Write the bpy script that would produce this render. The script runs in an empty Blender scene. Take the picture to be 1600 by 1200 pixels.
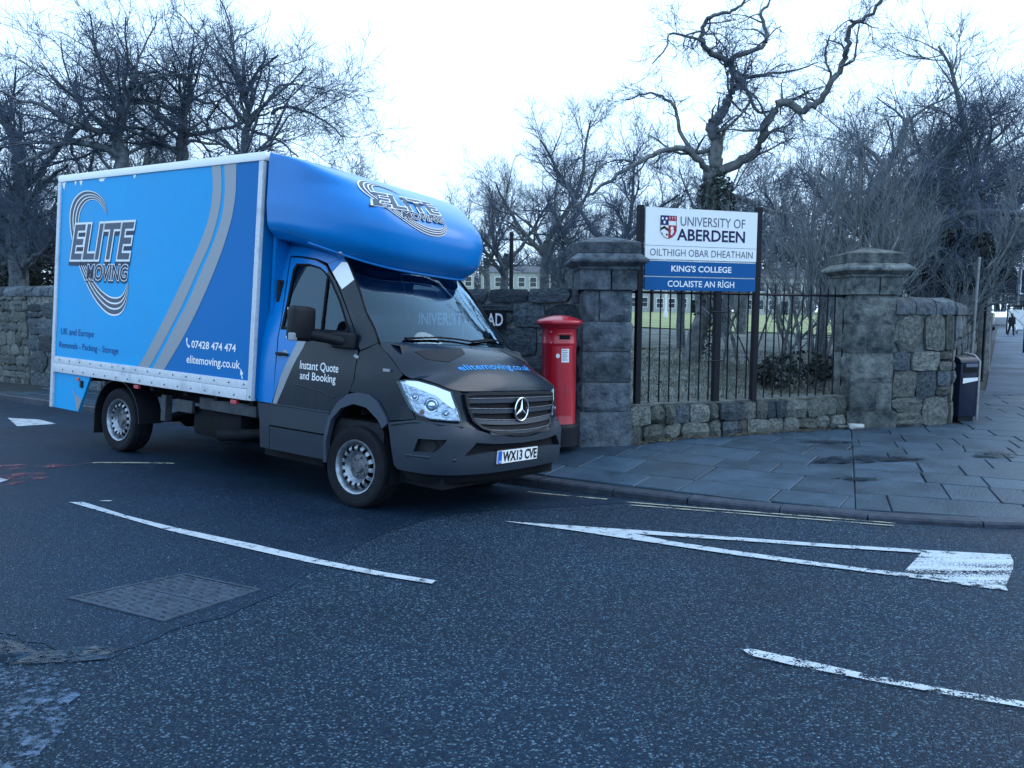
import bpy, bmesh, math, random
import numpy as np
from mathutils import Vector, Matrix, noise as mnoise
from mathutils.geometry import delaunay_2d_cdt

# ------------------------------------------------------------------ camera, sky, sun, exposure
scene = bpy.context.scene
COL = scene.collection
FPX = 1259.6
CAMH = 1.55
PITCH = math.atan(112 / FPX)
ROLL = math.radians(.399)
cam = bpy.data.cameras.new('camera'); camo = bpy.data.objects.new('camera', cam); COL.objects.link(camo)
cam.sensor_width = 36; cam.lens = FPX / 1600 * 36; cam.clip_end = 3000; cam.clip_start = .05
_R = Vector((1, 0, 0)); _U = Vector((0, math.sin(PITCH), math.cos(PITCH))); _F = Vector((0, math.cos(PITCH), -math.sin(PITCH)))
_R2 = _R * math.cos(ROLL) + _U * math.sin(ROLL); _U2 = _U * math.cos(ROLL) - _R * math.sin(ROLL)
camo.matrix_world = Matrix(((_R2.x, _U2.x, -_F.x, 0), (_R2.y, _U2.y, -_F.y, 0), (_R2.z, _U2.z, -_F.z, CAMH), (0, 0, 0, 1)))
scene.camera = camo

SUN_EL, SUN_AZ = 38, 75        # azimuth clockwise from +Y: veiled winter sun to the right
world = bpy.data.worlds.new('World'); scene.world = world; world.use_nodes = True
wn = world.node_tree.nodes; wl = world.node_tree.links
for n in list(wn): wn.remove(n)
sky = wn.new('ShaderNodeTexSky'); sky.sky_type = 'NISHITA'; sky.sun_disc = False
sky.sun_elevation = math.radians(SUN_EL); sky.sun_rotation = math.radians(SUN_AZ)
sky.air_density = 1.2; sky.dust_density = 1.0; sky.ozone_density = 3.0
bg = wn.new('ShaderNodeBackground'); bg.inputs['Strength'].default_value = .10
wo = wn.new('ShaderNodeOutputWorld'); veil = wn.new('ShaderNodeMix'); veil.data_type = 'RGBA'; veil.inputs[0].default_value = .90      # thin bright cloud over the blue
wl.new(sky.outputs[0], veil.inputs[6]); veil.inputs[7].default_value = (4.75, 6.9, 9.5, 1); wl.new(veil.outputs[2], bg.inputs[0]); wl.new(bg.outputs[0], wo.inputs[0])
sunl = bpy.data.lights.new('sun', 'SUN'); sunl.energy = .5; sunl.angle = math.radians(40); sunl.color = (1, .99, .97)
suno = bpy.data.objects.new('sun', sunl); COL.objects.link(suno)
_e, _a = math.radians(SUN_EL), math.radians(SUN_AZ)
suno.rotation_euler = Vector((math.sin(_a) * math.cos(_e), math.cos(_a) * math.cos(_e), math.sin(_e))).to_track_quat('Z', 'Y').to_euler()
scene.view_settings.view_transform = 'Standard'; scene.view_settings.look = 'None'
scene.view_settings.exposure = 1.22; scene.view_settings.gamma = 1; scene.view_settings.use_curve_mapping = False

# ------------------------------------------------------------------ helpers
def tag(o, label=None, cat=None, group=None, kind=None):
    if label: o['label'] = label
    if cat: o['category'] = cat
    if group: o['group'] = group
    if kind: o['kind'] = kind
    return o
def empty(name, loc=(0, 0, 0), rz=0.0):
    o = bpy.data.objects.new(name, None); COL.objects.link(o); o.location = loc; o.rotation_euler = (0, 0, rz)
    o.empty_display_size = .2
    return o
def mesh(name, V, F, m, parent=None, smooth=None, loc=None, rot=None):
    me = bpy.data.meshes.new(name)
    me.from_pydata([tuple(map(float, v)) for v in V], [], F); me.validate()
    if m is not None: me.materials.append(m)
    if smooth is not None:
        me.shade_smooth()
        if smooth < 180: me.set_sharp_from_angle(angle=math.radians(smooth))
    me.update()
    return link(name, me, parent, loc, rot)
def link(name, me, parent=None, loc=None, rot=None, scale=None):
    o = bpy.data.objects.new(name, me); COL.objects.link(o)
    if parent: o.parent = parent
    if loc is not None: o.location = loc
    if rot is not None: o.rotation_euler = rot
    if scale is not None: o.scale = scale
    return o
class MB:
    """collects primitives that become ONE mesh"""
    def __init__(s): s.V = []; s.F = []
    def add(s, V, F):
        n = len(s.V); s.V += [tuple(v) for v in V]; s.F += [tuple(i + n for i in f) for f in F]; return s
    def box(s, a, b, rz=0, c=None, bev=0.0):
        x0, y0, z0 = a; x1, y1, z1 = b
        if bev > 0:
            bm = bmesh.new(); bmesh.ops.create_cube(bm, size=1)
            for v in bm.verts: v.co = Vector(((x0 + x1) / 2 + v.co.x * (x1 - x0), (y0 + y1) / 2 + v.co.y * (y1 - y0), (z0 + z1) / 2 + v.co.z * (z1 - z0)))
            bmesh.ops.bevel(bm, geom=bm.edges[:], offset=bev, segments=2, profile=.6, affect='EDGES')
            V = [tuple(v.co) for v in bm.verts]; bm.verts.index_update(); F = [tuple(v.index for v in f.verts) for f in bm.faces]; bm.free()
        else:
            V = [(x0, y0, z0), (x1, y0, z0), (x1, y1, z0), (x0, y1, z0), (x0, y0, z1), (x1, y0, z1), (x1, y1, z1), (x0, y1, z1)]
            F = [(0, 3, 2, 1), (4, 5, 6, 7), (0, 1, 5, 4), (1, 2, 6, 5), (2, 3, 7, 6), (3, 0, 4, 7)]
        if rz:
            cx, cy = c or ((x0 + x1) / 2, (y0 + y1) / 2); q, w_ = math.cos(rz), math.sin(rz)
            V = [(cx + (v[0] - cx) * q - (v[1] - cy) * w_, cy + (v[0] - cx) * w_ + (v[1] - cy) * q, v[2]) for v in V]
        return s.add(V, F)
    def tube(s, P, R, n=8, cap=True):
        P = [Vector(p) for p in P]
        if not isinstance(R, (list, tuple)): R = [R] * len(P)
        base = len(s.V); up = None
        for i, p in enumerate(P):
            d = (P[min(i + 1, len(P) - 1)] - P[max(i - 1, 0)])
            if d.length < 1e-9: d = Vector((0, 0, 1))
            d.normalize()
            if up is None:
                up = Vector((0, 0, 1)) if abs(d.z) < .9 else Vector((1, 0, 0))
            a = d.cross(up).normalized(); b = a.cross(d).normalized(); up = b
            for k in range(n):
                t = 2 * math.pi * k / n; q = p + a * (R[i] * math.cos(t)) + b * (R[i] * math.sin(t)); s.V.append(tuple(q))
        for i in range(len(P) - 1):
            for k in range(n):
                k2 = (k + 1) % n
                s.F.append((base + i * n + k, base + i * n + k2, base + (i + 1) * n + k2, base + (i + 1) * n + k))
        if cap:
            s.F.append(tuple(base + k for k in range(n))[::-1]); e = base + (len(P) - 1) * n; s.F.append(tuple(e + k for k in range(n)))
        return s
    def lathe(s, prof, axis='z', n=24, c=(0, 0, 0), a0=0, closed=False):
        base = len(s.V); m = len(prof)
        for k in range(n):
            t = a0 + 2 * math.pi * k / n; ct, st = math.cos(t), math.sin(t)
            for r, h in prof:
                if axis == 'z': s.V.append((c[0] + r * ct, c[1] + r * st, c[2] + h))
                elif axis == 'y': s.V.append((c[0] + r * ct, c[1] + h, c[2] + r * st))
                else: s.V.append((c[0] + h, c[1] + r * ct, c[2] + r * st))
        mm = m if closed else m - 1
        for k in range(n):
            k2 = (k + 1) % n
            for j in range(mm):
                j2 = (j + 1) % m; s.F.append((base + k * m + j, base + k2 * m + j, base + k2 * m + j2, base + k * m + j2))
        return s
    def build(s, name, m, parent=None, smooth=None, **k): return mesh(name, s.V, s.F, m, parent, smooth, **k)
def inpoly(p, L):
    x, y = p; c = False; j = len(L) - 1
    for i in range(len(L)):
        if (L[i][1] > y) != (L[j][1] > y) and x < (L[j][0] - L[i][0]) * (y - L[i][1]) / (L[j][1] - L[i][1]) + L[i][0]: c = not c
        j = i
    return c
def dens(L, step, closed=True):
    out = []; n = len(L)
    for i in range(n if closed else n - 1):
        a, b = L[i], L[(i + 1) % n]; k = max(1, int(math.ceil(math.dist(a, b) / step)))
        for j in range(k): out.append((a[0] + (b[0] - a[0]) * j / k, a[1] + (b[1] - a[1]) * j / k))
    if not closed: out.append(tuple(L[-1]))
    return out
def tri2d(outer, holes=(), step=.05, jitter=0.0, extra=None):
    loops = [dens(outer, step)] + [dens(h, step) for h in holes]
    V = []; E = []
    for L in loops:
        b = len(V); V += L; E += [(b + i, b + (i + 1) % len(L)) for i in range(len(L))]
    x0 = min(p[0] for p in outer); x1 = max(p[0] for p in outer); y0 = min(p[1] for p in outer); y1 = max(p[1] for p in outer)
    nx = int((x1 - x0) / step); ny = int((y1 - y0) / step); B = np.array(V)
    for i in range(1, nx + 1):
        for j in range(1, ny + 1):
            p = (x0 + i * step - step * .5 * (j % 2), y0 + j * step)
            if not inpoly(p, outer) or any(inpoly(p, h) for h in holes): continue
            if ((B - p) ** 2).sum(1).min() < (step * .45) ** 2: continue
            V.append(p)
    r = delaunay_2d_cdt([Vector(v) for v in V], E, [], 0, 1e-6)
    W = [tuple(v) for v in r[0]]; F = []
    for f in r[2]:
        c = (sum(W[i][0] for i in f) / 3, sum(W[i][1] for i in f) / 3)
        if inpoly(c, outer) and not any(inpoly(c, h) for h in holes): F.append(tuple(f))
    return W, F
def sheet(name, fn, outer, m, parent=None, holes=(), step=.06, thick=0.0, off=0.0, smooth=40, flip=False):
    """a panel cut out of the surface fn(u,v,offset); thick>0 gives it a back and edges"""
    W, F = tri2d(outer, holes, step)
    V = [fn(u, v, off) for u, v in W]
    if flip: F = [f[::-1] for f in F]
    if thick > 0:
        n = len(V); V += [fn(u, v, off - thick) for u, v in W]
        ed = {}
        for f in F:
            for i in range(3):
                a, b = f[i], f[(i + 1) % 3]; ed[(a, b)] = ed.get((a, b), 0) + 1
        rim = [(b, a, a + n, b + n) for (a, b) in ed if (b, a) not in ed]
        F = F + [tuple(i + n for i in f[::-1]) for f in F] + rim
    return mesh(name, V, F, m, parent, smooth)
_TX = {}
def text2d(s, bold=0.0, shear=0.0):
    k = (s, bold, shear)
    if k in _TX: return _TX[k]
    c = bpy.data.curves.new('txt', 'FONT'); c.body = s; c.size = 1; c.offset = bold; c.shear = shear; c.resolution_u = 3
    c.fill_mode = 'FRONT' if hasattr(c, 'fill_mode') else c.fill_mode
    o = bpy.data.objects.new('txt', c)
    me = bpy.data.meshes.new_from_object(o)
    V = [(v.co.x, v.co.y) for v in me.vertices]; F = [tuple(p.vertices) for p in me.polygons]
    bpy.data.objects.remove(o); bpy.data.curves.remove(c); bpy.data.meshes.remove(me)
    _TX[k] = (V, F); return V, F
def text_on(name, s, fn, box, m, parent, bold=0.0, shear=0.0, off=.003, base=None, curve=None, grow=0.0):
    """flat lettering fitted into box=(u0,v0,u1,v1) of the surface fn(u,v,off)"""
    V, F = text2d(s, bold, shear); ref = text2d(base or s, 0, shear)[0]
    x0 = min(v[0] for v in ref); x1 = max(v[0] for v in ref); y0 = min(v[1] for v in ref); y1 = max(v[1] for v in ref)
    if base is None and s[0].islower() or any(ch in s for ch in 'gpqyj'): pass
    u0, v0, u1, v1 = box; out = []
    for (x, y) in V:
        u = u0 + (x - x0) / (x1 - x0) * (u1 - u0); v = v0 + (y - y0) / (y1 - y0) * (v1 - v0)
        if curve: u, v = curve(u, v)
        out.append(fn(u, v, off))
    return mesh(name, out, F, m, parent)

# ------------------------------------------------------------------ materials
def nodes(name):
    m = bpy.data.materials.new(name); m.use_nodes = True; t = m.node_tree
    return m, t.nodes, t.links, t.nodes['Principled BSDF']
def mat(name, col, rough=.5, metal=0.0, coat=0.0, var=0.0, vscale=3.0, bump=0.0, bscale=40.0, objrand=0.0, spec=None, detail=6, col2=None, rvar=0.0, thr=(.35, .65), blotch=None):
    m, N, L, P = nodes(name)
    P.inputs['Base Color'].default_value = (*col, 1); P.inputs['Roughness'].default_value = rough; P.inputs['Metallic'].default_value = metal
    if coat: P.inputs['Coat Weight'].default_value = coat; P.inputs['Coat Roughness'].default_value = .06
    P.inputs['Specular IOR Level'].default_value = spec if spec is not None else (.5 if rough < .35 or metal > .5 else .18)
    tc = N.new('ShaderNodeTexCoord')
    if var or col2:
        nz = N.new('ShaderNodeTexNoise'); nz.inputs['Scale'].default_value = vscale; nz.inputs['Detail'].default_value = detail; nz.inputs['Roughness'].default_value = .65
        L.new(tc.outputs['Object'], nz.inputs['Vector'])
        rp = N.new('ShaderNodeValToRGB'); L.new(nz.outputs[0], rp.inputs[0])
        a, b = (tuple(c * (1 - var) for c in col), tuple(min(1, c * (1 + var)) for c in col)) if not col2 else (col, col2)
        rp.color_ramp.elements[0].position = thr[0]; rp.color_ramp.elements[1].position = thr[1]
        rp.color_ramp.elements[0].color = (*a, 1); rp.color_ramp.elements[1].color = (*b, 1); src = rp.outputs[0]
        if objrand:
            oi = N.new('ShaderNodeObjectInfo'); mr = N.new('ShaderNodeMapRange'); mr.inputs[3].default_value = 1 - objrand; mr.inputs[4].default_value = 1 + objrand
            L.new(oi.outputs['Random'], mr.inputs[0])
            hs = N.new('ShaderNodeHueSaturation'); L.new(mr.outputs[0], hs.inputs['Value']); L.new(src, hs.inputs['Color']); src = hs.outputs[0]
            mp = N.new('ShaderNodeVectorMath'); mp.operation = 'ADD'; L.new(tc.outputs['Object'], mp.inputs[0])
            cx = N.new('ShaderNodeVectorMath'); cx.operation = 'SCALE'; cx.inputs['Scale'].default_value = 37
            L.new(oi.outputs['Location'], cx.inputs[0]); L.new(cx.outputs[0], mp.inputs[1]); L.new(mp.outputs[0], nz.inputs['Vector'])
        L.new(src, P.inputs['Base Color'])
        if rvar:
            m2 = N.new('ShaderNodeMapRange'); m2.inputs[3].default_value = max(0, rough - rvar); m2.inputs[4].default_value = min(1, rough + rvar)
            L.new(nz.outputs[0], m2.inputs[0]); L.new(m2.outputs[0], P.inputs['Roughness'])
    if blotch:
        b1 = N.new('ShaderNodeTexNoise'); b1.inputs['Scale'].default_value = blotch[1]; b1.inputs['Detail'].default_value = 8; b1.inputs['Roughness'].default_value = .7; L.new(tc.outputs['Object'], b1.inputs['Vector'])
        b2 = N.new('ShaderNodeMapRange'); b2.inputs[1].default_value = blotch[2]; b2.inputs[2].default_value = blotch[2] + .10; b2.inputs[4].default_value = blotch[3]; L.new(b1.outputs[0], b2.inputs[0])
        mx = N.new('ShaderNodeMix'); mx.data_type = 'RGBA'; L.new(b2.outputs[0], mx.inputs[0]); mx.inputs[7].default_value = (*blotch[0], 1)
        if P.inputs['Base Color'].is_linked: L.new(P.inputs['Base Color'].links[0].from_socket, mx.inputs[6])
        else: mx.inputs[6].default_value = (*col, 1)
        L.new(mx.outputs[2], P.inputs['Base Color'])
    if bump:
        nb = N.new('ShaderNodeTexNoise'); nb.inputs['Scale'].default_value = bscale; nb.inputs['Detail'].default_value = 5; L.new(tc.outputs['Object'], nb.inputs['Vector'])
        bp = N.new('ShaderNodeBump'); bp.inputs['Strength'].default_value = min(1, bump); bp.inputs['Distance'].default_value = .02
        L.new(nb.outputs[0], bp.inputs['Height']); L.new(bp.outputs[0], P.inputs['Normal'])
    return m
def glass(name, tint=(.55, .68, .72), rough=.02, refl=1.0):
    m = bpy.data.materials.new(name); m.use_nodes = True; N = m.node_tree.nodes; L = m.node_tree.links; N.clear()
    o = N.new('ShaderNodeOutputMaterial'); mx = N.new('ShaderNodeMixShader'); t = N.new('ShaderNodeBsdfTransparent'); g = N.new('ShaderNodeBsdfGlossy')
    t.inputs[0].default_value = (*tint, 1); g.inputs[0].default_value = (.55, .80, 1, 1); g.inputs['Roughness'].default_value = rough
    fr = N.new('ShaderNodeFresnel'); fr.inputs[0].default_value = 1.5
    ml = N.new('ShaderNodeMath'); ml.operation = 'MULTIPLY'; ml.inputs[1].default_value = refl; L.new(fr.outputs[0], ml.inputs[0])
    L.new(ml.outputs[0], mx.inputs[0]); L.new(t.outputs[0], mx.inputs[1]); L.new(g.outputs[0], mx.inputs[2]); L.new(mx.outputs[0], o.inputs[0])
    return m
def paint(name, col, wear=.5, scale=9.0, fine=120.0, stretch=None, soft=.04):
    """road paint rubbed through to the asphalt in places"""
    m, N, L, P = nodes(name); P.inputs['Base Color'].default_value = (*col, 1); P.inputs['Roughness'].default_value = .55
    tc = N.new('ShaderNodeTexCoord'); a = N.new('ShaderNodeTexNoise'); a.inputs['Scale'].default_value = scale; a.inputs['Detail'].default_value = 3
    b = N.new('ShaderNodeTexNoise'); b.inputs['Scale'].default_value = fine; b.inputs['Detail'].default_value = 4
    L.new(tc.outputs['Object'], a.inputs[0]); L.new(tc.outputs['Object'], b.inputs[0])
    if stretch:
        mp = N.new('ShaderNodeMapping'); mp.inputs['Scale'].default_value = (stretch[1], 1, 1); mp.inputs['Rotation'].default_value = (0, 0, stretch[0]); L.new(tc.outputs['Object'], mp.inputs[0]); L.new(mp.outputs[0], a.inputs[0])
    s = N.new('ShaderNodeMath'); s.operation = 'ADD'; L.new(a.outputs[0], s.inputs[0]); L.new(b.outputs[0], s.inputs[1])
    r = N.new('ShaderNodeMapRange'); r.inputs[1].default_value = wear * 2 - soft * 1.3; r.inputs[2].default_value = wear * 2 + soft * .7; L.new(s.outputs[0], r.inputs[0])
    mx = N.new('ShaderNodeMixShader'); t = N.new('ShaderNodeBsdfTransparent'); L.new(r.outputs[0], mx.inputs[0]); L.new(t.outputs[0], mx.inputs[1]); L.new(P.outputs[0], mx.inputs[2])
    L.new(mx.outputs[0], N['Material Output'].inputs[0])
    bp = N.new('ShaderNodeBump'); bp.inputs['Strength'].default_value = .4; bp.inputs['Distance'].default_value = .006; L.new(b.outputs[0], bp.inputs['Height']); L.new(bp.outputs[0], P.inputs['Normal'])
    return m
def asphalt(name, base, chip, scale, chips=.12, rough=(.45, .75), bumpd=.01, patch=.25):
    m, N, L, P = nodes(name); tc = N.new('ShaderNodeTexCoord'); V = tc.outputs['Object']
    wp = N.new('ShaderNodeTexNoise'); wp.inputs['Scale'].default_value = scale * 1.4; wp.inputs['Detail'].default_value = 2; L.new(V, wp.inputs[0])
    vo = N.new('ShaderNodeTexVoronoi'); vo.inputs['Scale'].default_value = scale; L.new(V, vo.inputs[0])
    sp = N.new('ShaderNodeSeparateColor'); L.new(vo.outputs['Color'], sp.inputs[0])
    r = N.new('ShaderNodeValToRGB'); L.new(sp.outputs[0], r.inputs[0]); e = r.color_ramp.elements
    e[0].position = 0; e[0].color = (*[c * .55 for c in base], 1); e[1].position = 1 - chips; e[1].color = (*[c * 1.5 for c in base], 1)
    q = e.new(1 - chips * .35); q.color = (*chip, 1); q2 = e.new(1.0); q2.color = (*[min(1, c * 1.8) for c in chip], 1)
    big = N.new('ShaderNodeTexNoise'); big.inputs['Scale'].default_value = .55; big.inputs['Detail'].default_value = 6; big.inputs['Roughness'].default_value = .6; L.new(V, big.inputs[0])
    br = N.new('ShaderNodeMapRange'); br.inputs[1].default_value = .3; br.inputs[2].default_value = .7; br.inputs[3].default_value = 1 - patch; br.inputs[4].default_value = 1 + patch; L.new(big.outputs[0], br.inputs[0])
    mm = N.new('ShaderNodeMix'); mm.data_type = 'RGBA'; mm.blend_type = 'MULTIPLY'; mm.inputs[0].default_value = 1; L.new(r.outputs[0], mm.inputs[6])
    cb = N.new('ShaderNodeCombineColor'); [L.new(br.outputs[0], cb.inputs[i]) for i in range(3)]; L.new(cb.outputs[0], mm.inputs[7]); L.new(mm.outputs[2], P.inputs['Base Color'])
    rr = N.new('ShaderNodeMapRange'); rr.inputs[1].default_value = .35; rr.inputs[2].default_value = .65; rr.inputs[3].default_value = rough[0]; rr.inputs[4].default_value = rough[1]; L.new(big.outputs[0], rr.inputs[0]); L.new(rr.outputs[0], P.inputs['Roughness'])
    ad = N.new('ShaderNodeMath'); ad.operation = 'SUBTRACT'; L.new(wp.outputs[0], ad.inputs[0]); L.new(vo.outputs['Distance'], ad.inputs[1])
    bp = N.new('ShaderNodeBump'); bp.inputs['Strength'].default_value = .8; P.inputs['Specular IOR Level'].default_value = .14; bp.inputs['Distance'].default_value = bumpd; L.new(ad.outputs[0], bp.inputs['Height']); L.new(bp.outputs[0], P.inputs['Normal'])
    return m

M = {}
M['asphalt'] = asphalt('coarse_asphalt', (.0068, .0215, .044), (.064, .112, .158), 125, .18, (.42, .7), .012)
M['asphalt2'] = asphalt('fine_asphalt', (.0060, .0185, .039), (.040, .072, .11), 150, .10, (.35, .6), .005, .3)
M['white_line'] = paint('worn_white_line', (.40, .46, .52), .432, 14)
M['white_faint'] = paint('rubbed_white_line', (.42, .48, .54), .488, 18)
M['white_scrub'] = paint('scrubbed_white_paint', (.42, .48, .54), .478, 7, 90, (math.radians(12), .12))
M['yellow_line'] = paint('pale_yellow_line', (.34, .35, .28), .485, 6)
M['red_mark'] = paint('faded_red_mark', (.26, .06, .08), .58, 5, 40, soft=.12)
M['flag'] = mat('paving_stone', (.026, .052, .082), .44, spec=.3, var=.35, vscale=2.2, bump=.5, bscale=50, objrand=.20, rvar=.25, detail=10, blotch=((.018, .028, .045), 1.3, .58, .55))
M['pave_base'] = mat('pavement_bedding', (.035, .04, .045), .7, var=.3, vscale=5, bump=.4)
M['kerb'] = mat('granite_kerb', (.035, .045, .065), .5, var=.3, vscale=12, bump=.3, bscale=90, objrand=.2)
M['stone'] = mat('granite_rubble', (.022, .032, .044), .85, vscale=8, col2=(.12, .145, .165), objrand=.42, bump=.9, bscale=22, thr=(.36, .70), blotch=((.20, .225, .22), 10, .60, .7))
M['stone_warm'] = mat('weathered_sandstone', (.050, .060, .062), .85, vscale=8, col2=(.21, .22, .20), objrand=.4, bump=.9, bscale=24, thr=(.36, .68), blotch=((.03, .04, .045), 6, .56, .7))
M['ashlar'] = mat('dressed_granite', (.018, .027, .038), .85, vscale=7, col2=(.125, .15, .175), objrand=.28, bump=1, bscale=26, thr=(.32, .70), blotch=((.22, .25, .25), 9, .60, .6))
M['ashlar_warm'] = mat('dressed_sandstone', (.028, .038, .044), .85, vscale=7, col2=(.17, .185, .18), objrand=.3, bump=1, bscale=26, thr=(.32, .68), blotch=((.020, .028, .036), 5, .56, .75))
M['mortar_pale'] = mat('pale_mortar', (.11, .13, .14), .95, var=.5, vscale=14, bump=.8, bscale=40)
M['stone_mottled'] = mat('mottled_rubble', (.055, .066, .07), .9, vscale=11, col2=(.21, .225, .215), objrand=.35, bump=.9, bscale=22, thr=(.36, .66))
M['far_pave'] = mat('damp_far_paving', (.022, .040, .068), .62, vscale=.5, col2=(.075, .115, .175), bump=.4, bscale=6, thr=(.38, .62))
M['mortar'] = mat('lime_mortar', (.050, .057, .068), .95, var=.6, vscale=14, bump=.8, bscale=40)
M['iron'] = mat('black_iron', (.005, .007, .012), .6, spec=.25, var=.3, vscale=30)
M['bark'] = mat('bark', (.050, .062, .078), .95, vscale=9, col2=(.16, .185, .205), bump=.8, bscale=30)
M['bark_pale'] = mat('pale_bark', (.06, .07, .08), .95, vscale=6, col2=(.19, .20, .20), bump=.7, bscale=30)
M['twig'] = mat('dark_twig', (.080, .108, .155), .95)
M['twig_brown'] = mat('brown_twig', (.14, .165, .185), .95)
M['tuft'] = mat('dry_grass_blade', (.11, .12, .10), .9, var=.3, vscale=4)
M['chrome_soft'] = mat('bright_lamp_trim', (.93, .95, .98), .22, metal=1)
M['litter'] = mat('leaf_litter_ground', (.060, .075, .076), .95, vscale=1.6, col2=(.18, .20, .19), bump=1, bscale=14, detail=10)
M['grass'] = mat('winter_grass_sun_tint', (.22, .25, .12), .9, var=.25, vscale=.8)  # sunlight on the far field is put into this yellower grass colour
M['leaf'] = mat('dead_leaf', (.11, .095, .07), .8, var=.4, vscale=3)
M['ivy'] = mat('ivy_leaf', (.050, .068, .062), .6, var=.4, vscale=5)
M['evergreen'] = mat('evergreen_leaf', (.022, .032, .030), .7, var=.4, vscale=2)
# truck
M['sky_blue'] = mat('light_blue_livery', (.003, .32, .68), .40, spec=.15, var=.05, vscale=1.2, rvar=.15, blotch=((.10, .42, .80), 2.2, .60, .12))
M['deep_blue'] = mat('deep_blue_livery', (.001, .145, .42), .40, spec=.12)
M['pod_blue'] = mat('blue_moulded_pod', (.0, .175, .52), .24, spec=.32, coat=.08, var=.06, vscale=2, rvar=.12, blotch=((.06, .22, .55), 3, .60, .15))
M['silver_vinyl'] = mat('silver_vinyl', (.26, .29, .33), .35, metal=.25)
M['logo_grey'] = mat('logo_grey_vinyl', (.085, .105, .15), .5)
M['logo_dark'] = mat('logo_shadow_vinyl', (.03, .045, .085), .5)
M['white'] = mat('white_vinyl', (.80, .82, .84), .5)
M['alu'] = mat('white_aluminium_rail', (.56, .60, .66), .5, var=.12, vscale=40, blotch=((.30, .34, .40), 5, .56, .5))
M['rooftrim'] = mat('white_roof_cap', (.88, .90, .90), .4)
M['grey_paint'] = mat('dark_grey_metallic_paint', (.004, .012, .024), .27, spec=.26, coat=.08, var=.06, vscale=3, rvar=.14, blotch=((.02, .032, .05), 2.5, .58, .5))
M['plastic'] = mat('grey_bumper_plastic', (.014, .024, .041), .55, spec=.4, bump=.15, bscale=200)
M['flare'] = mat('grey_arch_plastic', (.040, .056, .085), .45, spec=.3)
M['black_plastic'] = mat('black_plastic', (.005, .007, .012), .6, spec=.3, bump=.2, bscale=160)
M['rubber'] = mat('tyre_rubber', (.006, .008, .013), .85, spec=.25, var=.3, vscale=20)
M['seal'] = mat('window_rubber_seal', (.002, .003, .006), .7, spec=.2)
M['steel'] = mat('silver_steel', (.26, .30, .35), .42, metal=.7, var=.35, vscale=20)
M['steel_dark'] = mat('dull_steel', (.12, .13, .15), .5, metal=.5, var=.3, vscale=20)
M['chrome'] = mat('chrome', (.85, .88, .92), .08, metal=1)
M['chassis'] = mat('black_chassis', (.005, .007, .011), .8, spec=.2, var=.5, vscale=8)
M['chassis_grey'] = mat('galvanised_chassis', (.06, .07, .085), .6, var=.4, vscale=6)
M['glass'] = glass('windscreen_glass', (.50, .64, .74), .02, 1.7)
M['glass_dark'] = glass('side_window_glass', (.36, .46, .54), .02, 1.6)
M['lens'] = glass('headlight_lens', (.86, .9, .95), .03, 1.6)
M['reflector'] = mat('lamp_reflector', (.62, .70, .80), .30, metal=.9, bump=.5, bscale=30)
M['seat'] = mat('seat_fabric', (.020, .022, .028), .9, var=.3, vscale=20)
M['dash'] = mat('dashboard_plastic', (.03, .033, .04), .6)
M['amber'] = mat('amber_lens', (.55, .10, .02), .3)
M['red_lens'] = mat('red_reflector', (.55, .06, .08), .3)
M['plate_white'] = mat('plate_white', (.78, .80, .80), .4)
M['plate_blue'] = mat('plate_blue_band', (.01, .10, .50), .4)
M['black_vinyl'] = mat('black_vinyl', (.008, .009, .012), .5)
M['sky_vinyl'] = mat('pale_blue_vinyl', (.03, .25, .62), .5)
M['navy_vinyl'] = mat('navy_vinyl', (.008, .06, .24), .5)
# street things
M['post_red'] = mat('post_box_red', (.40, .008, .022), .32, coat=.35, var=.12, vscale=5)
M['sign_white'] = mat('sign_white', (.82, .84, .84), .4)
M['sign_blue'] = mat('sign_blue', (.001, .09, .28), .4)
M['sign_navy'] = mat('sign_navy_letters', (.015, .022, .08), .5)
M['sign_slate'] = mat('sign_slate_letters', (.12, .14, .19), .5)
M['crest_red'] = mat('crest_red', (.42, .03, .05), .5)
M['crest_navy'] = mat('crest_navy', (.02, .035, .13), .5)
M['bin'] = mat('dark_blue_bin', (.010, .016, .035), .4, var=.2, vscale=8)
M['pole_grey'] = mat('galvanised_pole', (.22, .23, .24), .5, metal=.3, var=.2, vscale=10)
M['iron_cover'] = mat('cast_iron_cover', (.042, .060, .088), .5, metal=.2, var=.3, vscale=18)
M['facade'] = mat('pale_granite_facade', (.34, .36, .36), .85, var=.12, vscale=1)
M['facade_dark'] = mat('dark_granite_facade', (.09, .095, .105), .85, var=.2, vscale=1)
M['slate'] = mat('slate_roof', (.09, .095, .11), .7, var=.3, vscale=2)
M['pane'] = mat('window_pane', (.02, .025, .03), .1)
M['frame_white'] = mat('white_frame', (.7, .72, .73), .5)
M['damp'] = paint('damp_patch', (.010, .021, .036), .50, 7, 40, soft=.14)
M['damp'].node_tree.nodes['Principled BSDF'].inputs['Roughness'].default_value = .15
M['wet'] = paint('wet_film', (.05, .11, .21), .60, 4, 25, soft=.16)
M['wet'].node_tree.nodes['Principled BSDF'].inputs['Roughness'].default_value = .12
M['water'] = mat('puddle_water', (.02, .035, .06), .06, spec=.8)
M['coat'] = mat('black_coat', (.012, .013, .018), .8)
M['skin'] = mat('skin', (.42, .26, .20), .6)
M['paper'] = mat('white_paper', (.74, .76, .78), .6)
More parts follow.
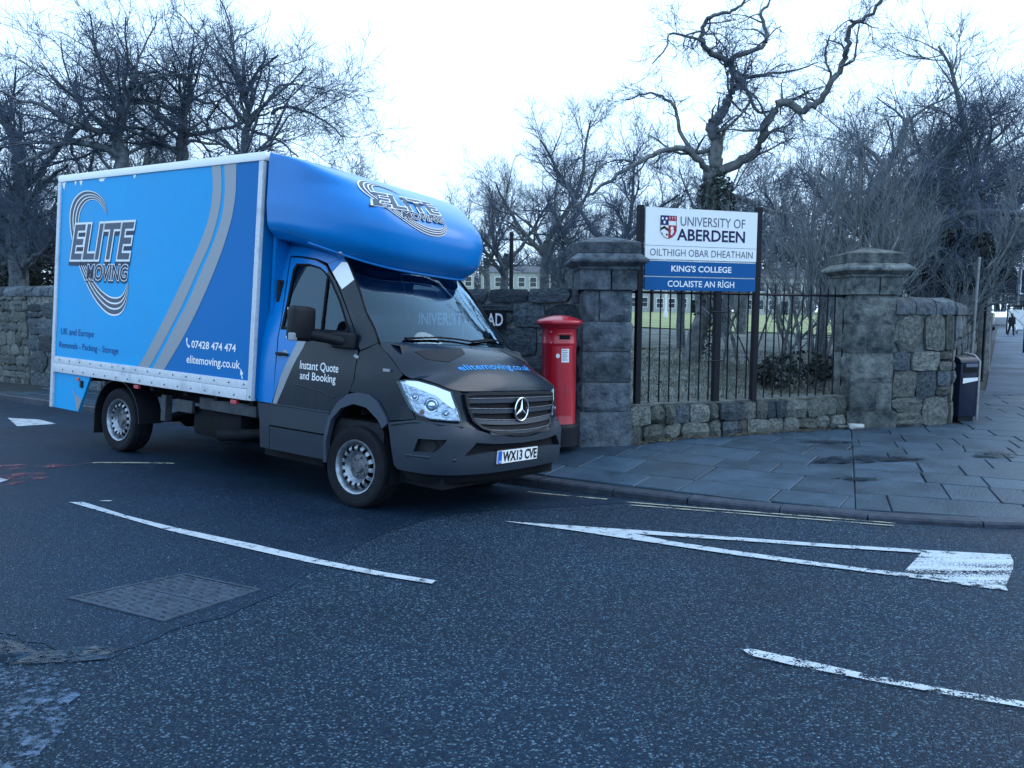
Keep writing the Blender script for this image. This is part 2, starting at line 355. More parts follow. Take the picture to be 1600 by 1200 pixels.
# ---- shapes of the cab, pod and road
# cab plan outline from the side (u = x while x<=.42) round to the nose centre
PLAN=[(-1.4,1.0),(-.6,1.0),(0,1.0),(.3,.998),(.5,.99),(.65,.97),(.78,.925),(.87,.855),(.93,.76),(.97,.62),(.995,.44),(1.01,.22),(1.015,0)]
_U=[PLAN[0][0]]
for i in range(1,len(PLAN)): _U.append(_U[-1]+math.dist(PLAN[i],PLAN[i-1]))
UC=_U[-1]
def plan(u):
    if u<=_U[0]: return (PLAN[0][0]+u-_U[0],1.0,0,1)
    if u>UC: x,y,nx,ny=plan(2*UC-u); return (x,-y,nx,-ny)
    for i in range(1,len(_U)):
        if u<=_U[i]+1e-9: break
    n=len(PLAN); p0=PLAN[max(i-2,0)];p1=PLAN[i-1];p2=PLAN[i]
    p3=PLAN[i+1] if i+1<n else (PLAN[n-2][0],-PLAN[n-2][1])
    t=(u-_U[i-1])/(_U[i]-_U[i-1]); L=_U[i]-_U[i-1]
    def cr(a,b,c,d): return .5*((2*b)+(-a+c)*t+(2*a-5*b+4*c-d)*t*t+(-a+3*b-3*c+d)*t**3), .5*((-a+c)+2*(2*a-5*b+4*c-d)*t+3*(-a+3*b-3*c+d)*t*t)
    x,dx=cr(p0[0],p1[0],p2[0],p3[0]); y,dy=cr(p0[1],p1[1],p2[1],p3[1])
    l=math.hypot(dx,dy) or 1
    return (x,y,-dy/l,dx/l)
def ss(a,b,t):
    t=min(1,max(0,(t-a)/(b-a))); return t*t*(3-2*t)
def inset(u,z):
    # how far the skin sits inside the plan outline at height z
    f=ss(.45,1.0,u if u<=UC else 2*UC-u)        # 0 on the side, 1 on the front
    side=0
    if z>1.40: side+=.02+.235*(z-1.40)+.10*max(0,z-2.0)**1.5
    elif z>1.15: side+=.02*ss(1.15,1.40,z)
    if z<.62: side+=.03*ss(.62,.30,z) if False else .03*(1-ss(.30,.62,z))
    front=0
    if z>.86: front+=.10*(z-.86)+.5*max(0,z-1.02)**2
    front+= -.075*(1-ss(.72,.86,z))           # bumper stands proud
    if z<.48: front+=.22*(.48-z)+.4*(.48-z)**2
    return side*(1-f)+front*f
def SK(u,z,off=0.0,side=-1):
    """point of the cab skin, side=-1 is the driver's (near) side"""
    x,y,nx,ny=plan(u); i=off-inset(u,z)
    return (x+nx*i, side*(y+ny*i), z)
def podz(th):
    c=max(0,math.cos(th)); return 2.36-.26*c**.8 if c>0 else 2.36
POD=[(0.0,-.12,.965),(.05,-.05,1.01),(.12,.02,1.04),(.22,.05,1.05),(.36,.055,1.06),(.50,-.01,1.06),(.64,-.17,1.06),(.76,-.39,1.06),(.87,-.65,1.06),(.95,-.92,1.058),(1.0,-1.19,1.05)]
def podk(k):
    n=len(POD)
    for i in range(1,n):
        if k<=POD[i][0]+1e-9: break
    t=(k-POD[i-1][0])/(POD[i][0]-POD[i-1][0])
    g=lambda j:POD[min(max(j,0),n-1)]
    def cr(a,b,c,d): return .5*((2*b)+(-a+c)*t+(2*a-5*b+4*c-d)*t*t+(-a+3*b-3*c+d)*t**3)
    return tuple(cr(g(i-2)[j],g(i-1)[j],g(i)[j],g(i+1)[j]) for j in (1,2))
def PODS(th,k,off=0.0):
    """pod skin: th -pi/2 (near side rear) .. pi/2, k 0 bottom lip .. 1 roof"""
    xf,hw=podk(k); c=max(0,math.cos(th)); s=math.sin(th)
    n=2/(3.7+6*ss(.62,.98,k))
    x=-1.2+(xf+1.2)*c**n; y=hw*(abs(s)**n)*(1 if s>=0 else -1)
    z0=podz(th); z=z0+(3.10-z0)*k
    x+=off*c; y+=off*s
    return (x,y,z)

_CP=np.array([(-1.37,6.86,-.138),(-.32,8.4,-.262),(-4.39,8.94,-.032),(-3.34,10.47,-.155),(1.2,7.45,-.22),(2.2,6.85,-.17),(3.1,6.5,-.14),(4.3,6.45,-.13),(8,6.6,-.13),
 (-6,12.5,-.15),(-9,14.4,-.15),(-14,18,-.15),(0,0,0),(-3,3,0),(3,2.5,0),(0,4,-.05),(-6,7,.0),(-10,8,0),(7,4,-.05),(14,6,-.1),(-2.5,5,-.04),(14,-6,0),(-14,-6,0),(18,22,-.1),(0,18,-.1)])
_d=np.hypot(_CP[:,None,0]-_CP[None,:,0],_CP[:,None,1]-_CP[None,:,1])
_w=np.linalg.solve(np.sqrt(_d**2+1.5)+1e-6*np.eye(len(_CP)),_CP[:,2]+.05)
def zra(X,Y):
    X=np.asarray(X,float);Y=np.asarray(Y,float)
    r=np.sqrt((X[...,None]-_CP[:,0])**2+(Y[...,None]-_CP[:,1])**2+1.5)
    z=(r@_w)-.05
    f=np.clip((np.hypot(X,Y-6)-14)/8,0,1)
    return z*(1-f)+(-.08)*f
def zr(x,y): return float(zra(x,y))
def PY(y,k,off=0.0):
    """pod front by sideways position y and height k"""
    xf,hw=podk(k); n=2/(3.7+6*ss(.62,.98,k)); a=min(.999,abs(y)/hw); s=a**(1/n); c=math.sqrt(max(0,1-s*s))
    x=-1.2+(xf+1.2)*c**n; z0=podz(math.asin(s)); z=z0+(3.10-z0)*k
    return (x+off*.8,y,z+off*.5)

# ------------------------------------------------------------------ ground
KERB = [(-30, 29.2), (-16, 19.5), (-6, 12.6), (-.2, 8.57), (1.2, 7.60), (2.18, 6.95), (3.08, 6.45), (4.05, 6.2), (5.2, 6.3), (6.8, 6.95), (8.6, 8.7), (11, 12.3), (30, 41.5), (60, 88)]
WALL = [(-34, 32.0), (-13.5, 19.1), (.83, 9.9), (4.9, 11.35), (6.2, 11.4), (10.65, 18.3), (31.7, 53.4), (60, 100)]
def seg_d(p, a, b):
    vx, vy = b[0] - a[0], b[1] - a[1]; t = max(0, min(1, ((p[0] - a[0]) * vx + (p[1] - a[1]) * vy) / (vx * vx + vy * vy)))
    return math.hypot(p[0] - a[0] - vx * t, p[1] - a[1] - vy * t), (a[0] + vx * t, a[1] + vy * t), (p[0] - a[0]) * vy - (p[1] - a[1]) * vx
def poly_d(p, L):
    best = None
    for i in range(len(L) - 1):
        d, q, s = seg_d(p, L[i], L[i + 1])
        if best is None or d < best[0]: best = (d, q, s)
    return best
def kerb_h(x): return .105 - .06 * min(1, max(0, (x + .2) / 2.4))
def zp(x, y):
    d, q, s = poly_d((x, y), KERB)
    if s > 0: d = 0
    e = zr(*q) + kerb_h(q[0]); t = min(1, d / 2.3)
    return e * (1 - t) + 0.0 * t
def zt(x, y):
    d, q, s = poly_d((x, y), WALL)
    z = .30 + .047 * min(d, 19) + .018 * max(0, min(d - 19, 50)) + .06 * mnoise.noise(Vector((x * .3, y * .3, 0)))
    return z
def far_axis(lo, hi, st, far):
    a = list(np.arange(lo, hi + 1e-6, st)); s = st; x = hi; r = []
    while x < far: s *= 1.35; x += s; r.append(x)
    s = st; x = lo; l = []
    while x > -far: s *= 1.35; x -= s; l.append(x)
    return l[::-1] + a + r
gx = far_axis(-9, 9, .25, 900); gy = far_axis(0, 13, .25, 900)
XX, YY = np.meshgrid(gx, gy); ZZ = zra(XX, YY); nx = len(gx)
mesh('road', list(zip(XX.ravel(), YY.ravel(), ZZ.ravel())), [(j * nx + i, j * nx + i + 1, (j + 1) * nx + i + 1, (j + 1) * nx + i) for j in range(len(gy) - 1) for i in range(nx - 1)], M['asphalt'], smooth=180)['kind'] = 'structure'
def road_sheet(name, outer, m, lift=.004, step=.2, holes=()):
    return sheet(name, lambda x, y, o: (x, y, zr(x, y) + o), outer, m, off=lift, step=step, smooth=180, holes=holes)
PATCH = [(-.2, 8.45), (1.15, 7.6), (1.12, 7.4), (.7, 7.3), (-.1, 7.0), (-.661, 6.6), (-.80, 6.2), (-.958, 5.958), (-1.183, 5.05), (-1.327, 4.422), (-1.50, 4.05), (-1.67, 3.865), (-1.76, 3.66), (-1.85, 3.54), (-2.045, 3.571), (-2.2, 3.66), (-2.471, 3.78), (-5, 4.5), (-14, 6), (-26, 14), (-22, 23.6), (-16, 19.35), (-6, 12.45)]
random.seed(3)
PJ = []
for i, p in enumerate(dens(PATCH, .14)):
    j = .018 if p[0] > -4 and p[1] < 7.5 else 0
    PJ.append((p[0] + random.uniform(-j, j), p[1] + random.uniform(-j, j)))
road_sheet('road', PJ, M['asphalt2'], .003, .45)['kind'] = 'structure'
# pavement bed, kerbstones
pav = [(q[0] + .06 * 0, q[1]) for q in KERB]
bed = [(-30, 29.35)] + [(q[0] + .0, q[1] + .08) for q in KERB[1:9]] + [(6.75, 7.1), (8.5, 8.85), (10.9, 12.45), (29.9, 41.65), (59.9, 88.2), (59.9, 100), (31.8, 53.6), (10.75, 18.5), (6.35, 11.8), (4.9, 11.6), (.83, 10.1), (-13.5, 19.3), (-30, 29.6)]
sheet('pavement', lambda x, y, o: (x, y, zp(x, y) - .022 + o), bed, M['pave_base'], step=.9, thick=.25, smooth=30)['kind'] = 'structure'
KP = dens(KERB, .02, closed=False)
def along(L, dist):
    acc = 0
    for i in range(len(L) - 1):
        s = math.dist(L[i], L[i + 1])
        if acc + s >= dist: t = (dist - acc) / s; return (L[i][0] + (L[i + 1][0] - L[i][0]) * t, L[i][1] + (L[i + 1][1] - L[i][1]) * t)
        acc += s
    return L[-1]
kr = empty('kerb', (0, 0, 0)); kr['kind'] = 'structure'
kc = dens(KERB[1:13], .05, closed=False)
tot = sum(math.dist(kc[i], kc[i + 1]) for i in range(len(kc) - 1))
random.seed(5); s0 = 0
while s0 < min(tot - 1.2, 48):
    ln = random.uniform(.7, 1.15); a, b = along(kc, s0 + .006), along(kc, s0 + ln - .006); mid = along(kc, s0 + ln / 2)
    pts = [a, mid, b]; V = []; j = random.uniform(-.006, .006)
    for k, p in enumerate(pts):
        q0, q1 = (pts[0], pts[2]); dx, dy = q1[0] - q0[0], q1[1] - q0[1]; l = math.hypot(dx, dy); nx_, ny_ = -dy / l, dx / l
        zb = zr(*p); zt_ = zb + kerb_h(p[0]) + j * .5
        for (o, z) in ((-.004, zb - .1), (0, zt_ - .018), (.014, zt_), (.15, zt_ + .004), (.15, zb - .1)): V.append((p[0] + nx_ * o, p[1] + ny_ * o, z))
    F = []
    for k in range(2):
        for c in range(4): F.append((k * 5 + c, (k + 1) * 5 + c, (k + 1) * 5 + c + 1, k * 5 + c + 1))
    F += [(0, 1, 2, 3, 4), (14, 13, 12, 11, 10)]
    mesh('kerbstone', V, F, M['kerb'], kr); s0 += ln
# paving flags
def clip_half(P, a, b):          # keep the left side of a->b
    out = []; n = len(P)
    f = lambda p: (b[0] - a[0]) * (p[1] - a[1]) - (b[1] - a[1]) * (p[0] - a[0])
    for i in range(n):
        p, q = P[i], P[(i + 1) % n]; fp, fq = f(p), f(q)
        if fp >= 0: out.append(p)
        if (fp >= 0) != (fq >= 0): t = fp / (fp - fq); out.append((p[0] + (q[0] - p[0]) * t, p[1] + (q[1] - p[1]) * t))
    return out
def area(P): return .5 * abs(sum(P[i][0] * P[(i + 1) % len(P)][1] - P[(i + 1) % len(P)][0] * P[i][1] for i in range(len(P))))
def shrink(P, d):
    c = (sum(p[0] for p in P) / len(P), sum(p[1] for p in P) / len(P)); out = []
    for p in P:
        l = math.dist(p, c); k = max(.2, 1 - d * 1.4 / max(l, .05)); out.append((c[0] + (p[0] - c[0]) * k, c[1] + (p[1] - c[1]) * k))
    return out
INK = []
for i in range(len(KERB) - 1):
    a, b = KERB[i], KERB[i + 1]; l = math.dist(a, b); nx_, ny_ = -(b[1] - a[1]) / l * .158, (b[0] - a[0]) / l * .158
    INK.append(((a[0] + nx_, a[1] + ny_), (b[0] + nx_, b[1] + ny_)))
SPL = ((2.75, 6.3), (4.75, 11.2))
pr = empty('pavement_flagstones', (0, 0, 0)); pr['kind'] = 'structure'
random.seed(11)
cells = []
def field(ang, side, x0, x1, y0, y1, rows, wid):
    ca, sa = math.cos(ang), math.sin(ang); y = y0
    while y < y1:
        h = random.choice(rows) * random.uniform(.93, 1.07); x = x0 + random.uniform(0, .6)
        while x < x1:
            w_ = random.choice(wid) * random.uniform(.85, 1.15); q = [(x, y), (x + w_, y), (x + w_, y + h), (x, y + h)]
            q = [(ca * u - sa * v, sa * u + ca * v) for u, v in q]
            if side == 0: q = clip_half(q, *SPL)
            elif side == 1: q = clip_half(q, *SPL[::-1])
            for a, b in INK:
                if len(q) < 3: break
                q = clip_half(q, a, b)
            if len(q) >= 3 and area(q) > .03:
                c = (sum(p[0] for p in q) / len(q), sum(p[1] for p in q) / len(q)); d, _, s = poly_d(c, WALL)
                if (s > 0 or d < .15) and -9.5 < c[0] < 12.5 and c[1] < 16.3:
                    if random.random() < .12 and area(q) > .35:   # cracked flag
                        k = random.uniform(.3, .7); m0 = (q[0][0] * (1 - k) + q[1][0] * k, q[0][1] * (1 - k) + q[1][1] * k); k = random.uniform(.3, .7)
                        m1 = (q[2][0] * (1 - k) + q[3 % len(q)][0] * k, q[2][1] * (1 - k) + q[3 % len(q)][1] * k)
                        for a_, b_ in ((m0, m1), (m1, m0)):
                            r = clip_half(q, a_, b_)
                            if len(r) >= 3 and area(r) > .02: cells.append(r)
                    else: cells.append(q)
            x += w_
        y += h
A1 = math.radians(-33.5)
field(A1, 0, -18, 2.2, 5.2, 12.5, (.42, .52, .62), (.42, .6, .78, .9))
A2 = math.radians(-20)
field(A2, 1, 0, 13, 5, 22, (.42, .52, .62), (.45, .62, .8, .95))
vis = lambda c: abs(c[0] / max(c[1], .1)) < .72
cells.sort(key=lambda q: -(vis((q[0][0], q[0][1])) and 1) * 10 + math.hypot(q[0][0], q[0][1]) * .1)
hidden = []
for idx, q in enumerate(cells):
    q = shrink(q, .006); c = (sum(p[0] for p in q) / len(q), sum(p[1] for p in q) / len(q)); t = random.uniform(-.003, .003); tx, ty = random.uniform(-.004, .004), random.uniform(-.004, .004)
    top = [(p[0], p[1], zp(*p) + t + tx * (p[0] - c[0]) + ty * (p[1] - c[1])) for p in shrink(q, .006)]; lo = [(p[0], p[1], zp(*p) + t - .008) for p in q]; bt = [(p[0], p[1], z - .05) for p, (_, _, z) in zip(q, lo)]
    n = len(q); V = top + lo + bt
    F = [tuple(range(n))] + [(k + n, (k + 1) % n + n, (k + 1) % n, k) for k in range(n)] + [(k + 2 * n, (k + 1) % n + 2 * n, (k + 1) % n + n, k + n) for k in range(n)]
    V = [(v[0] - c[0], v[1] - c[1], v[2]) for v in V]
    if idx < 290: mesh('flagstone', V, F, M['flag'], pr, loc=(c[0], c[1], 0))
    else: hidden.append(([(v[0] + c[0], v[1] + c[1], v[2]) for v in V], F))
if hidden:
    hb = MB()
    for V, F in hidden: hb.add(V, F)
    o = hb.build('flagstones', M['flag'], pr); o['kind'] = 'stuff'
# pavement further along the street: worn slabs past the built ones
far = sheet('pavement', lambda x, y, o: (x, y, zp(x, y) + o), [(12.2, 14.2), (29.9, 41.6), (59.8, 88.1), (59.8, 99.6), (31.9, 53.3), (9.55, 16.2), (9.2, 15.7), (10.6, 15.9), (12.0, 15.6)], M['far_pave'], step=1.2, off=.004, smooth=180); far['kind'] = 'structure'
# park ground
tw = [(-34, 32.25), (-13.5, 19.35), (.83, 10.15), (4.85, 11.5), (5.9, 11.7), (10.4, 18.45), (31.4, 53.55), (59.6, 100), (250, 420), (300, 700), (-300, 700), (-260, 190)]
def park_grid():
    V, F = tri2d([p for p in tw[:8]] + [(20, 100), (-34, 75)], (), 1.1)
    return [(x, y, zt(x, y)) for x, y in V], F
V, F = park_grid(); mesh('park_ground', V, F, M['litter'], smooth=180)['kind'] = 'structure'
V, F = tri2d([(-34, 74.9), (20, 99.9), (59.6, 99.9), (250, 420), (300, 700), (-300, 700), (-260, 190), (-34, 32.3)], (), 30)
mesh('park_ground', [(x, y, zt(x, y) - .01) for x, y in V], F, M['grass'], smooth=180)['kind'] = 'structure'
V, F = tri2d([(-9, 33), (14, 36), (34, 62), (56, 97), (20, 97.5), (-30, 73)], (), 2.2)
mesh('playing_field_grass', [(x, y, zt(x, y) + .05) for x, y in V], F, M['grass'], smooth=180)['kind'] = 'structure'

# ------------------------------------------------------------------ road markings
def marking(name, outer, m, lift=.009, step=.12): o = road_sheet(name, outer, m, lift, step); o['kind'] = 'structure'; return o
marking('road_marking_line', [(-3.631, 6.503), (-3.518, 6.522), (-2.971, 6.135), (-2.505, 5.853), (-1.763, 5.454), (-1.244, 5.134), (-0.787, 4.885), (-0.451, 4.735), (-0.468, 4.67), (-0.815, 4.815), (-1.334, 5.079), (-1.821, 5.363), (-2.482, 5.742), (-2.962, 6.063), (-3.45, 6.384)], M['white_line'])
marking('road_marking_line', [(1.103, 3.692), (1.142, 3.705), (1.333, 3.581), (1.559, 3.424), (1.83, 3.271), (2.092, 3.153), (2.55, 2.93), (2.5, 2.88), (2.058, 3.1), (1.802, 3.22), (1.533, 3.365), (1.279, 3.509), (1.111, 3.627)], M['white_faint'])
marking('give_way_triangle_marking', [(-0.06, 6.478), (0.471, 6.354), (1.011, 6.193), (1.695, 5.947), (2.327, 5.717), (2.93, 5.538), (3.437, 5.421), (3.40, 5.355), (2.965, 5.435), (2.29, 5.624), (1.667, 5.844), (0.94, 6.075),
    (1.187, 5.815), (1.58, 5.53), (1.943, 5.289), (2.30, 5.07), (2.248, 5.005), (1.908, 5.193), (1.548, 5.415), (1.162, 5.686), (0.506, 6.152)], M['white_line'])
marking('give_way_triangle_marking', [(2.30, 5.068), (2.612, 4.92), (2.882, 4.766), (2.96, 4.70), (2.921, 4.609), (2.818, 4.657), (2.566, 4.831), (2.25, 5.0)], M['white_faint'])
marking('give_way_bar_marking', [(2.85, 5.47), (3.40, 5.35), (3.35, 5.25), (3.244, 5.081), (2.97, 4.71), (2.93, 4.70), (2.576, 4.90), (2.5, 5.0)][::-1], M['white_scrub'], .0095)
marking('yellow_line_marking', [(1.09, 7.448), (1.417, 7.271), (2.223, 6.851), (3.12, 6.41), (3.10, 6.385), (2.21, 6.815), (1.40, 7.235), (1.07, 7.41)][::-1], M['yellow_line'], step=.2)
marking('yellow_line_marking', [(1.1, 7.30), (1.5, 7.10), (2.198, 6.735), (3.062, 6.325), (3.05, 6.30), (2.185, 6.70), (1.48, 7.065), (1.08, 7.265)][::-1], M['yellow_line'], step=.2)
marking('yellow_line_marking', [(.17, 8.00), (.926, 7.60), (.91, 7.56), (.15, 7.95)][::-1], M['yellow_line'])
marking('road_arrow_marking', [(-7.722, 12.25), (-7.143, 12.1), (-6.608, 11.595), (-6.925, 11.189)][::-1], M['white_line'])
marking('road_dash_marking', [(-5.0, 7.4), (-4.711, 7.317), (-4.585, 7.248), (-4.596, 7.136), (-4.9, 7.1)][::-1], M['white_line'])
marking('faded_red_marking', [(-5.6, 7.75), (-5.057, 7.9), (-4.3, 8.17), (-4.24, 8.09), (-4.6, 7.8), (-4.904, 7.62), (-5.4, 7.5)][::-1], M['red_mark'])
marking('faded_red_marking', [(-5.1, 7.25), (-4.761, 7.45), (-4.526, 7.68), (-4.297, 7.376), (-4.487, 6.964), (-5.0, 6.8)][::-1], M['red_mark'])
marking('faded_yellow_marking', [(-4.3, 8.18), (-3.55, 8.38), (-3.53, 8.33), (-4.28, 8.12)][::-1], M['yellow_line'])
marking('road_dash_marking', [(-3.427, 6.60), (-3.33, 6.62), (-3.332, 6.585), (-3.40, 6.575)][::-1], M['white_faint'])

# manhole cover
mc = empty('manhole_cover', (-1.9, 4.36, 0)); tag(mc, 'square cast iron manhole cover with raised tread set in the road', 'manhole cover')
mo = Vector((-1.9, 4.36)); MH = [(-2.384, 4.283), (-1.967, 4.731), (-1.456, 4.487), (-1.772, 3.991)]
def mh(s, t):   # s,t 0..1 across the cover
    a = [MH[0][i] * (1 - s) + MH[1][i] * s for i in (0, 1)]; b = [MH[3][i] * (1 - s) + MH[2][i] * s for i in (0, 1)]
    return (a[0] * (1 - t) + b[0] * t - mo.x, a[1] * (1 - t) + b[1] * t - mo.y)
def mh3(s, t, z): x, y = mh(s, t); return (x, y, zr(x + mo.x, y + mo.y) + z)
fr = MB()
for (a0, a1, b0, b1) in ((-.035, 1.035, -.035, 0), (-.035, 1.035, 1, 1.035), (-.035, 0, 0, 1), (1, 1.035, 0, 1)):
    V = [mh3(a0, b0, -.01), mh3(a1, b0, -.01), mh3(a1, b1, -.01), mh3(a0, b1, -.01), mh3(a0, b0, .011), mh3(a1, b0, .011), mh3(a1, b1, .011), mh3(a0, b1, .011)]
    fr.add(V, [(4, 5, 6, 7), (0, 1, 5, 4), (1, 2, 6, 5), (2, 3, 7, 6), (3, 0, 4, 7)])
fr.build('cover_frame', M['iron_cover'], mc)
pl = MB()
for i in range(2):
    a0, a1 = .01 + i * .495, .495 + i * .495
    V = [mh3(a0, .01, .006), mh3(a1, .01, .006), mh3(a1, .99, .006), mh3(a0, .99, .006), mh3(a0, .01, .0065), mh3(a1, .01, .0065), mh3(a1, .99, .0065), mh3(a0, .99, .0065)]
    pl.add(V, [(4, 5, 6, 7)])
pl.build('cover_plate', M['iron_cover'], mc)
tr = MB(); N_ = 11
for i in range(N_):
    for j in range(N_):
        cs, ct = (i + .5) / N_, (j + .5) / N_
        if i == 5: continue
        du, dv = (.032, .011) if (i + j) % 2 else (.011, .032)
        V = [mh3(cs - du, ct - dv, .007), mh3(cs + du, ct - dv, .007), mh3(cs + du, ct + dv, .007), mh3(cs - du, ct + dv, .007)] + [mh3(cs - du * .7, ct - dv * .7, .013), mh3(cs + du * .7, ct - dv * .7, .013), mh3(cs + du * .7, ct + dv * .7, .013), mh3(cs - du * .7, ct + dv * .7, .013)]
        tr.add(V, [(4, 5, 6, 7), (0, 1, 5, 4), (1, 2, 6, 5), (2, 3, 7, 6), (3, 0, 4, 7)])
o = tr.build('tread', M['iron_cover'], mc); o['kind'] = 'stuff'
# water and worn patches
def blob(pts, n=5, j=.03, seed=1):
    random.seed(seed); out = []
    for p in dens(pts, .12): out.append((p[0] + random.uniform(-j, j), p[1] + random.uniform(-j, j)))
    return out
marking('broken_asphalt', [(-2.5, 3.72), (-2.3, 3.66), (-2.16, 3.56), (-1.95, 3.64), (-1.78, 3.60), (-1.80, 3.50), (-1.95, 3.46), (-2.2, 3.42), (-2.5, 3.55)][::-1], M['damp'], .008)
o = road_sheet('wet_patch', blob([(-2.6, 3.3), (-2.3, 3.5), (-2.05, 3.45), (-1.85, 3.25), (-1.66, 3.0), (-1.62, 2.7), (-1.8, 2.4), (-2.4, 2.4)], j=.05), M['wet'], .007, .12); tag(o, kind='structure')
def pave_sheet(name, outer, m, lift, step=.15): return sheet(name, lambda x, y, o: (x, y, zp(x, y) + o), outer, m, off=lift, step=step, smooth=180)
for i, L in enumerate([[(3.15, 8.45), (3.5, 8.75), (4.1, 8.75), (4.5, 8.62), (4.2, 8.5), (3.7, 8.42)], [(3.1, 7.75), (3.3, 7.82), (3.6, 7.72), (3.4, 7.64)], [(5.05, 8.8), (5.5, 9.1), (5.75, 8.95), (5.4, 8.72)], [(3.35, 9.7), (3.9, 9.85), (4.2, 9.72), (3.8, 9.6)], [(7.9, 12.3), (8.3, 12.5), (8.8, 12.4), (8.4, 12.2)]]):
    o = pave_sheet('puddle', blob(L, j=.035, seed=i + 4), M['damp'], .010); tag(o, kind='structure')

# ------------------------------------------------------------------ the moving truck
truck = empty('box_truck', (-0.8444064, 7.62860629, -0.19987445))
truck.rotation_euler = (math.radians(-3.80683706), math.radians(1.66342287), math.radians(-34.48190792))
tag(truck, 'blue removals box van with dark grey cab and moulded blue pod over the cab', 'truck')
T = truck
def skf(side): return lambda u, v, o=0.0: SK(u, v, o, side)
def mir(L): return [(2 * UC - u, z) for u, z in L][::-1]
def panelside(name, outer, m, **k):
    r = []
    for s in (-1, 1): r.append(sheet(name, skf(s), outer, m, T, flip=(s == 1), **k))
    return r
BX0, BX1, BZ0, BZ1 = -4.96, -1.27, .80, 3.11
# box body
b = MB(); b.box((BX0 + .02, -1.035, .82), (BX1 + .01, 1.035, 3.06)); b.build('box_body', M['deep_blue'], T)
def sidef(side): return lambda x, z, o=0.0: (x, side * (1.056 + o), z)
STRB = [(-1.677, 3.03), (-1.666, 2.761), (-1.705, 2.52), (-1.811, 2.247), (-1.959, 1.969), (-2.16, 1.65), (-2.352, 1.386), (-2.553, 1.147), (-2.72, .96)]
for s in (-1, 1):
    fl = s == 1
    sheet('side_panel', sidef(s), [(-4.94, .97), (-2.72, .97)] + STRB[::-1][1:] + [(-4.94, 3.03)], M['sky_blue'], T, step=.4, thick=.02, flip=fl)['label'] = 'light blue side panel'
    sheet('side_panel', sidef(s), [(-2.72, .97), (-1.30, .97), (-1.30, 3.03), (-1.677, 3.03)] + STRB[1:-1], M['deep_blue'], T, step=.4, thick=.02, flip=fl)['label'] = 'deep blue side panel'
    A_ = [(-2.053, 3.03), (-2.024, 2.778), (-2.066, 2.531), (-2.191, 2.283), (-2.361, 2.029), (-2.598, 1.702), (-2.802, 1.431), (-3.058, 1.108), (-3.20, .965)]
    B_ = [(-1.912, 3.03), (-1.883, 2.772), (-1.923, 2.527), (-2.025, 2.281), (-2.191, 2.03), (-2.4, 1.707), (-2.599, 1.44), (-2.847, 1.128), (-2.99, .965)]
    C_ = [(-1.862, 3.03), (-1.833, 2.769), (-1.863, 2.525), (-1.974, 2.28), (-2.128, 2.03), (-2.335, 1.709), (-2.543, 1.442), (-2.778, 1.132), (-2.92, .965)]
    def smooth_c(L, k=6):
        out = []
        for i in range(len(L) - 1):
            p0, p1, p2, p3 = L[max(i - 1, 0)], L[i], L[i + 1], L[min(i + 2, len(L) - 1)]
            for j in range(k):
                t = j / k; out.append(tuple(.5 * (2 * p1[c] + (p2[c] - p0[c]) * t + (2 * p0[c] - 5 * p1[c] + 4 * p2[c] - p3[c]) * t * t + (3 * p1[c] - p0[c] - 3 * p2[c] + p3[c]) * t ** 3) for c in (0, 1)))
        return out + [L[-1]]
    def band(name, O, I, m, fn, off=.003, ranges=((0, 1),), par=T):
        O2, I2 = smooth_c(O), smooth_c(I); b_ = MB()
        for a, c in ranges:
            V = []
            for o_, i_ in zip(O2, I2):
                for t in (a, c): V.append(fn(o_[0] + (i_[0] - o_[0]) * t, o_[1] + (i_[1] - o_[1]) * t, off))
            b_.add(V, [(2 * k, 2 * k + 1, 2 * k + 3, 2 * k + 2) for k in range(len(O2) - 1)])
        return b_.build(name, m, par)
    band('silver_stripe', A_, B_, M['silver_vinyl'], sidef(s)); band('silver_stripe', C_, STRB, M['silver_vinyl'], sidef(s))
UPO = [(-3.915, 2.63), (-4.0, 2.787), (-4.20, 2.885), (-4.44, 2.905), (-4.628, 2.831), (-4.715, 2.687), (-4.70, 2.50), (-4.62, 2.30)]
UPI = [(-3.92, 2.625), (-4.09, 2.765), (-4.24, 2.80), (-4.38, 2.77), (-4.48, 2.68), (-4.51, 2.55), (-4.48, 2.40), (-4.40, 2.25)]
LOO = [(-4.57, 2.25), (-4.501, 2.121), (-4.362, 1.929), (-4.102, 1.68), (-3.823, 1.527), (-3.596, 1.518), (-3.463, 1.627), (-3.419, 1.852)]
LOI = [(-4.44, 2.25), (-4.378, 2.12), (-4.22, 1.96), (-4.03, 1.82), (-3.80, 1.725), (-3.613, 1.717), (-3.512, 1.77), (-3.445, 1.878)]
def logo(fn, par, o0=.003):
    for (O, I) in ((UPO, UPI), (LOO, LOI)):
        band('logo_swoosh', O, I, M['logo_grey'], fn, o0)
        band('logo_swoosh_outline', O, I, M['white'], fn, o0 + .0015, ((0, .09), (.33, .42), (.62, .71), (.92, 1)))
    ex0, ex1, ez0, ez1 = -4.64, -3.37, 2.135, 2.515
    for nm, m_, bo, dx, dz, oo in (('logo_shadow', M['logo_dark'], .075, -.01, -.035, .003), ('logo_outline', M['white'], .06, 0, 0, .0042), ('logo_lettering', M['logo_grey'], .018, 0, 0, .0054)):
        text_on(nm, 'ELITE', fn, (ex0 + dx, ez0 + dz, ex1 + dx, ez1 + dz), m_, par, bo, .22, o0 + oo, 'ELITE')
        text_on(nm, 'MOVING', fn, (-4.28 + dx, 1.90 + dz * .5, -3.45 + dx, 2.065 + dz * .5), m_ if nm != 'logo_lettering' else M['logo_dark'], par, bo * .95, .12, o0 + oo + .0008, 'MOVING')
logo(sidef(-1), T); 
logo(lambda x, z, o: (-4.9 - 1.35 - x, 1.056 + o, z), T)
